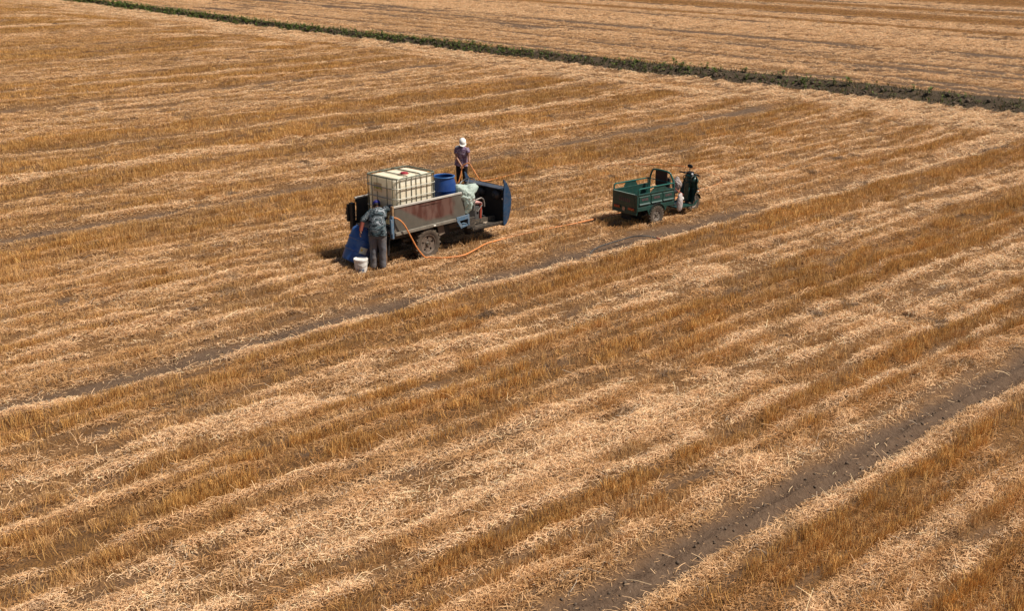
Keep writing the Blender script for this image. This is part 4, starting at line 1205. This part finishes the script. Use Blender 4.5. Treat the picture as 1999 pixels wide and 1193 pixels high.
b.tube([shL, elL, haL + (haL - elL).normalized() * -.03], [.062, .044, .030], 10); b.tube([shR, elR, haR], [.062, .044, .030], 10)
neck_top = Vector((-.05, .54, 1.285))
b.tube([(-.01, .44, 1.23), neck_top], [.058, .052], 10)
hc = Vector((-.06, .575, 1.285))
e, mo, P, rot = head(b, hc, (-.25, .72, -.75), (-.08, .68, .68))
hand(b, haL, haL - elL, (1, .2, 0), .5, 1.0, 1); hand(b, haR, haR - elR, (1, 0, .2), 1.0, 1.0, -1)
remesh(b, "body", M_SKIN, man, .0075, 3, [(e, M_EYE), (mo, M_LIP)])
def camo():
    m = bpy.data.materials.new("grey_blue_camouflage"); m.use_nodes = True
    nt = m.node_tree; N, L = nt.nodes, nt.links
    p = N["Principled BSDF"]; p.inputs["Roughness"].default_value = .85; p.inputs["Specular IOR Level"].default_value = .15
    tc = N.new("ShaderNodeTexCoord"); mp = N.new("ShaderNodeMapping"); mp.inputs["Scale"].default_value = (1, 1, 2.0); L.new(tc.outputs["Object"], mp.inputs[0])
    n = N.new("ShaderNodeTexNoise"); n.inputs["Scale"].default_value = 6.0; n.inputs["Detail"].default_value = 2; n.inputs["Distortion"].default_value = .8; L.new(mp.outputs[0], n.inputs["Vector"])
    r = N.new("ShaderNodeValToRGB"); r.color_ramp.interpolation = 'CONSTANT'; L.new(n.outputs["Fac"], r.inputs[0])
    cr = r.color_ramp
    cols = [(0, (.010, .013, .016)), (.41, (.045, .07, .08)), (.475, (.11, .12, .125)), (.54, (.014, .02, .026)), (.59, (.24, .26, .28)), (.66, (.055, .08, .09))]
    cr.elements[0].position = 0; cr.elements[0].color = (*cols[0][1], 1); cr.elements[1].position = cols[1][0]; cr.elements[1].color = (*cols[1][1], 1)
    for q, c in cols[2:]:
        el = cr.elements.new(q); el.color = (*c, 1)
    L.new(r.outputs[0], p.inputs["Base Color"]); return m
j = MB()
j.tube([(0, .03, .755), (0, .045, .85), (-.005, .10, .955), (-.01, .24, 1.09), (-.005, .385, 1.20), (-.01, .455, 1.24)], [(.205, .155), (.20, .15), (.182, .138), (.19, .135), (.195, .115), (.085, .08)], 18, flat=(1, 0, 0))
j.tube([shL + Vector((.03, 0, .0)), elL, elL + (haL - elL) * .16], [.085, .068, .062], 12)
j.tube([shR + Vector((-.03, 0, 0)), elR, elR + (haR - elR) * .55], [.085, .068, .058], 12)
remesh(j, "jacket", camo(), man, .010, 3, disp=.007)
tr_ = MB()
tr_.tube([(0, .05, .92), (0, .045, .80), (0, .045, .72)], [(.175, .135), (.192, .142), (.18, .13)], 16, flat=(1, 0, 0))
for s, hp_ in ((-1, hipL), (1, hipR)):
    x = .088 * s
    tr_.tube([(x, .055, .82), (x * 1.05, .045, .62), (x * 1.12, .03, .45), (x * 1.10, .005, .22), (x * 1.12, -.005, .065)], [(.110, .122), (.098, .106), (.082, .088), (.074, .080), (.074, .087)], 14, flat=(1, 0, 0))
remesh(tr_, "trousers", mat("grey_brown_cloth", (.125, .105, .095), (.10, .105, .125), 5, .85, spec=.15), man, .009, 4, disp=.008)
for s in (-1, 1):
    m = MB(); x = .10 * s
    m.tube([(x, -.065, .04), (x, .05, .045), (x, .15, .035), (x, .185, .03)], [(.046, .042), (.052, .045), (.045, .035), (.02, .02)], 12, flat=(1, 0, 0)); m.build("shoe", mat("dark_shoe", (.04, .035, .03), (.07, .055, .04), 9, .8), man)
m = MB(); m.tube([elL + (haL - elL) * .12, elL + (haL - elL) * .6, haL + (haL - elL) * .05], [.052, .044, .04], 12); m.build("long_glove", mat("rust_red_glove", (.20, .045, .025), (.14, .03, .02), 9, .7), man)
m = MB(); Rc = rot
m.ell(P(0, -.012, .055), (.088, .108, .075), Rc, n=18)
m.tube([P(-.06, .085, .055), P(0, .13, .05), P(.06, .085, .055)], [(.012, .03), (.012, .055), (.012, .03)], 8)
m.build("cap", mat("blue_cap", (.02, .02, .22), (.03, .03, .15), 9, .7), man)
m = MB(); m.ell(P(0, -.03, -.005), (.082, .085, .055), Rc, n=14); m.build("hair", mat("dark_hair", (.02, .015, .012), (.035, .025, .02), 20, .8), man)

# --- the person with the white cap, holding the hose (faces the camera, head bowed)
wom = thing("person", "person in white cap and purple patterned shirt holding the orange hose", "person", (WX, WY, 0))
b = MB()
L_ = lambda v: Vector(v) - Vector((WX, WY, 0))
hl, hr = L_(hand_l), L_(hand_r)
sL, sR = Vector((-.145, -.02, 1.12)), Vector((.165, -.03, 1.13))
eL, eR = Vector((-.135, -.10, .86)), Vector((.215, -.10, .90))
for s in (-1, 1):
    x = .085 * s
    b.tube([(x, .03, .72), (x, .01, .40), (x, .03, .07)], [.08, .055, .038], 12)
    b.tube([(x, .06, .04), (x, -.04, .04), (x, -.13, .03)], [(.04, .036), (.042, .036), (.032, .025)], 10, flat=(1, 0, 0))
b.tube([(0, .03, .70), (0, .02, .86), (.0, -.01, 1.0), (.01, -.03, 1.13), (.01, -.045, 1.20)], [(.145, .10), (.13, .095), (.15, .105), (.16, .09), (.055, .055)], 16, flat=(1, 0, 0))
b.tube([sL, eL, hl + (eL - hl).normalized() * .05], [.052, .038, .026], 10); b.tube([sR, eR, hr + (eR - hr).normalized() * .05], [.052, .038, .026], 10)
b.tube([(.01, -.04, 1.16), (.03, -.085, 1.26)], [.05, .047], 10)
e, mo, P, rot = head(b, (.04, -.125, 1.30), (.12, -.72, -.66), (.02, -.45, .85))
hand(b, hl + (eL - hl).normalized() * .06, hl - eL, (.2, -1, .1), 1.1, .92, 1); hand(b, hr + (eR - hr).normalized() * .06, hr - eR, (-.2, -1, .1), 1.1, .92, -1)
remesh(b, "body", M_SKIN, wom, .0075, 3, [(e, M_EYE), (mo, M_LIP)])
j = MB()
j.tube([(-.02, .025, .615), (-.01, .03, .72), (0, .02, .86), (.0, -.01, 1.0), (.01, -.03, 1.12), (.01, -.04, 1.185)], [(.20, .14), (.185, .13), (.165, .12), (.178, .13), (.18, .11), (.08, .075)], 18, flat=(1, 0, 0))
j.tube([sL + Vector((.03, 0, 0)), sL * .45 + eL * .55 + Vector((-.01, 0, 0))], [.075, .07], 12); j.tube([sR + Vector((-.03, 0, 0)), sR * .45 + eR * .55], [.075, .07], 12)
remesh(j, "shirt", mat("purple_patterned_cloth", (.13, .095, .165), (.33, .29, .36), 17, .8, spec=.15, lo=.46, hi=.56, dust=.45, dustcol=(.22, .05, .07)), wom, .010, 3, disp=.006)
t_ = MB()
t_.tube([(0, .03, .76), (0, .03, .64)], [(.155, .115), (.16, .12)], 14, flat=(1, 0, 0))
for s in (-1, 1):
    x = .085 * s
    t_.tube([(x, .03, .70), (x, .02, .5), (x * 1.05, .012, .38), (x * 1.05, .025, .17)], [(.09, .098), (.08, .085), (.07, .075), (.062, .068)], 14, flat=(1, 0, 0))
remesh(t_, "trousers", mat("black_cloth", (.010, .010, .013), (.022, .020, .022), 8, .85, spec=.1), wom, .009, 4, disp=.006)
for s in (-1, 1):
    m = MB(); x = .085 * s
    m.tube([(x, .07, .038), (x, -.03, .042), (x, -.12, .034), (x, -.15, .028)], [(.042, .038), (.047, .042), (.04, .032), (.02, .018)], 12, flat=(1, 0, 0)); m.build("shoe", mat("brown_shoe", (.22, .10, .05), (.16, .08, .04), 9, .8), wom)
m = MB(); m.ell(P(0, -.008, .05), (.095, .115, .085), rot, n=20)
m.tube([P(-.085, .06, .045), P(-.05, .11, .035), P(0, .13, .030), P(.05, .11, .035), P(.085, .06, .045)], [(.012, .025), (.012, .045), (.012, .06), (.012, .045), (.012, .025)], 8, flat=None)
m.build("cap", mat("white_cap", (.78, .77, .73), (.70, .69, .65), 9, .75), wom)
m = MB(); m.ell(P(0, -.045, -.02), (.084, .075, .075), rot, n=14); m.build("hair", mat("dark_hair_scarf", (.035, .016, .014), (.05, .02, .018), 20, .8), wom)
m = MB(); m.ell((-.12, -.0, 1.165), (.075, .075, .028), Euler((0, -.35, 0)), n=12); m.build("shoulder_cloth", M_WHITE, wom)

# ------------------------------------------------------------------ ditch weeds, plants and clods
def leaf_mesh(out, c, rng, h, nl, spread):
    V, F, C = out
    base = Vector(c)
    def quad(p, d, s, L, w, col):
        i = len(V)
        mid = p + d * L * .5 + Vector((0, 0, L * .10)); tip = p + d * L - Vector((0, 0, L * .12))
        V.extend([p - s * w * .2, p + s * w * .2, mid - s * w * .5, mid + s * w * .5, tip])
        F.append((i, i + 1, i + 3, i + 2)); F.append((i + 2, i + 3, i + 4)); C.append(col); C.append(col)
    g = rng.uniform(.7, 1.25)
    lean = Vector((rng.uniform(-.2, .2), rng.uniform(-.2, .2), 1)).normalized()
    quad(base, lean, Vector((1, 0, 0)), h, .012, (.06, .08, .02))
    for k in range(nl):
        t = rng.uniform(.15, 1.0)
        a = rng.uniform(0, 2 * math.pi)
        d = Vector((math.cos(a), math.sin(a), rng.uniform(.05, .75))).normalized()
        s = d.cross(Vector((0, 0, 1))).normalized()
        L = rng.uniform(.10, .22) * spread
        y = rng.random()
        col = (.075 * g + .08 * y, .125 * g + .06 * y, .03 * g)
        quad(base + lean * h * t, d, s, L, L * rng.uniform(.3, .5), col)
def leaf_object(name, out):
    V, F, C = out
    me = bpy.data.meshes.new(name); me.from_pydata([tuple(v) for v in V], [], F)
    ca = me.attributes.new("Col", 'FLOAT_COLOR', 'FACE')
    ca.data.foreach_set("color", np.array([(*c, 1) for c in C], np.float32).ravel())
    me.materials.append(M_LEAF)
    o = bpy.data.objects.new(name, me); COL.objects.link(o)
    return o
M_LEAF = straw_material("green_leaf", .3)
rg = random.Random(11)
out = ([], [], [])
cv = -33.0
pos = []
for k in range(2600):
    v = -rg.uniform(16, 122)
    dens = min(1, max(.10, (-v - 22) / 36)) 
    cl = float(vnoise(np.array([v]), np.array([3.0]), 2.3, 401)[0])
    if rg.random() > dens * (.25 + 1.1 * cl): continue
    pos.append((v, rg.choice([rg.gauss(2.9, .35), rg.gauss(2.9, .35), rg.gauss(3.3, .3), rg.uniform(.6, 3.2), rg.gauss(.3, .25) if v < -58 else rg.uniform(1.2, 3)])))
pv = np.array([p[0] for p in pos]); pu = lip(pv) + np.array([p[1] for p in pos]) * ditch_w(pv) / 3.45; pz = ground_z(pv, pu)
for a, q, z in zip(pv, pu, pz):
    far_ = 1 + max(0, (-a - 45) / 60)
    leaf_mesh(out, (a, q, z - .02), rg, rg.uniform(.08, .30), rg.randint(5, 8), .85 * far_ ** .5)
dv = -np.array([rg.uniform(13, 122) for _ in range(7500)]); du_ = np.array([rg.uniform(.15, 3.45) for _ in range(7500)])
du_ = lip(dv) + du_ * ditch_w(dv) / 3.45; dz_ = ground_z(dv, du_)
for a, q, z in zip(dv, du_, dz_):
    V, F, C = out
    dry = rg.random()
    cc = (.12, .092, .042) if dry < .5 else ((.08, .10, .03) if dry < .85 else (.26, .18, .085))
    for k in range(4):
        i = len(V); an = rg.uniform(0, 6.28); L = rg.uniform(.07, .26); w = .010 + .0003 * -a
        b_ = Vector((a + rg.gauss(0, .04), q + rg.gauss(0, .04), z - .01)); s_ = Vector((math.cos(an), math.sin(an), 0)) * w
        t_p = b_ + Vector((rg.gauss(0, .5), rg.gauss(0, .5), 1)).normalized() * L
        V.extend([b_ - s_, b_ + s_, t_p]); F.append((i, i + 1, i + 2)); C.append(tuple(x * rg.uniform(.7, 1.2) for x in cc))
o = leaf_object("ditch_weeds", out); o.rotation_euler = (0, 0, -TH)
tag(o, "dense green weeds growing along the ditch bank", "weeds", kind="stuff")
protos = []
for k in range(3):
    out = ([], [], [])
    for q in range(3): leaf_mesh(out, (rg.uniform(-.06, .06), rg.uniform(-.06, .06), -.02), rg, rg.uniform(.22, .42), 8, 1.05)
    protos.append(out)
spots = [(-22, .9), (-22.6, 1.6), (-24.2, 1.0), (-25.5, 3.1), (-26.3, 3.2), (-27.6, 1.4), (-29.5, 3.1), (-30.2, 2.9), (-31.6, 2.7), (-33.0, 3.1), (-34.6, 2.5), (-35.2, 3.2), (-36.6, 2.7), (-37.4, 3.2), (-38.8, 2.9), (-39.6, 3.3), (-23.3, .7), (-21.2, 1.2), (-28.7, .9), (-32.4, 1.0)]
me_cache = [None, None, None]
for i, (v, du) in enumerate(spots):
    k = i % 3
    u_ = float(lip(np.array([v]))[0]) + du; z_ = float(ground_z(np.array([v]), np.array([u_]))[0])
    if me_cache[k] is None:
        o = leaf_object("weed", protos[k]); me_cache[k] = o.data
    else:
        o = bpy.data.objects.new("weed", me_cache[k]); COL.objects.link(o)
    x, y = to_world(v, u_)
    o.location = (x, y, z_); o.rotation_euler = (0, 0, rg.uniform(0, 6.28)); s = rg.uniform(.75, 1.15); o.scale = (s, s, s)
    tag(o, "single green weed growing on the bare dark soil of the ditch bank", "weed", "scattered weeds on the bare part of the ditch bank")

def clods():
    n = 2600
    v = -RNG.uniform(14, 115, n); u = lip(v) + RNG.uniform(.4, 3.3, n) * ditch_w(v) / 3.45
    tv = np.array([TRACKS[0][0]] * 500 + [TRACKS[1][0]] * 300 + [TRACKS[2][0]] * 300); tu = RNG.uniform(4, 40, len(tv)); tvv = tv + RNG.normal(0, .16, len(tv))
    r = np.concatenate([RNG.gamma(2.2, .017, n).clip(.012, .11), RNG.gamma(2, .006, len(tv)).clip(.004, .026)])
    v = np.concatenate([v, tvv]); u = np.concatenate([u, tu])
    # a few dark clods lying on the stubble and in the far field
    z = ground_z(v, u)
    ico = bmesh.new(); bmesh.ops.create_icosphere(ico, subdivisions=1, radius=1.0)
    iv = np.array([q.co[:] for q in ico.verts]); ico.verts.index_update(); fi = np.array([[q.index for q in f.verts] for f in ico.faces], np.int32); ico.free()
    N_ = len(v)
    sc = RNG.uniform(.6, 1.35, (N_, 1, 3)); jit = RNG.uniform(.72, 1.2, (N_, len(iv), 1))
    P_ = iv[None] * sc * jit * r[:, None, None] + np.stack([v, u, z + r * .3], 1)[:, None, :]
    F_ = (fi[None] + (np.arange(N_, dtype=np.int32) * len(iv))[:, None, None]).reshape(-1, 3)
    me = bpy.data.meshes.new("soil_clods"); me.vertices.add(P_.shape[0] * P_.shape[1]); me.vertices.foreach_set("co", P_.astype(np.float32).ravel())
    me.loops.add(F_.size); me.polygons.add(len(F_)); me.loops.foreach_set("vertex_index", F_.ravel().astype(np.int32)); me.polygons.foreach_set("loop_start", np.arange(0, F_.size, 3, dtype=np.int32)); me.update(calc_edges=True)
    me.materials.append(mat("dark_clod", (.075, .054, .039), (.145, .105, .075), 3, .95, spec=.1))
    o = bpy.data.objects.new("soil_clods", me); COL.objects.link(o); o.rotation_euler = (0, 0, -TH)
    tag(o, "dark crumbled soil clods along the ditch and wheel tracks", "soil", kind="stuff")
clods()
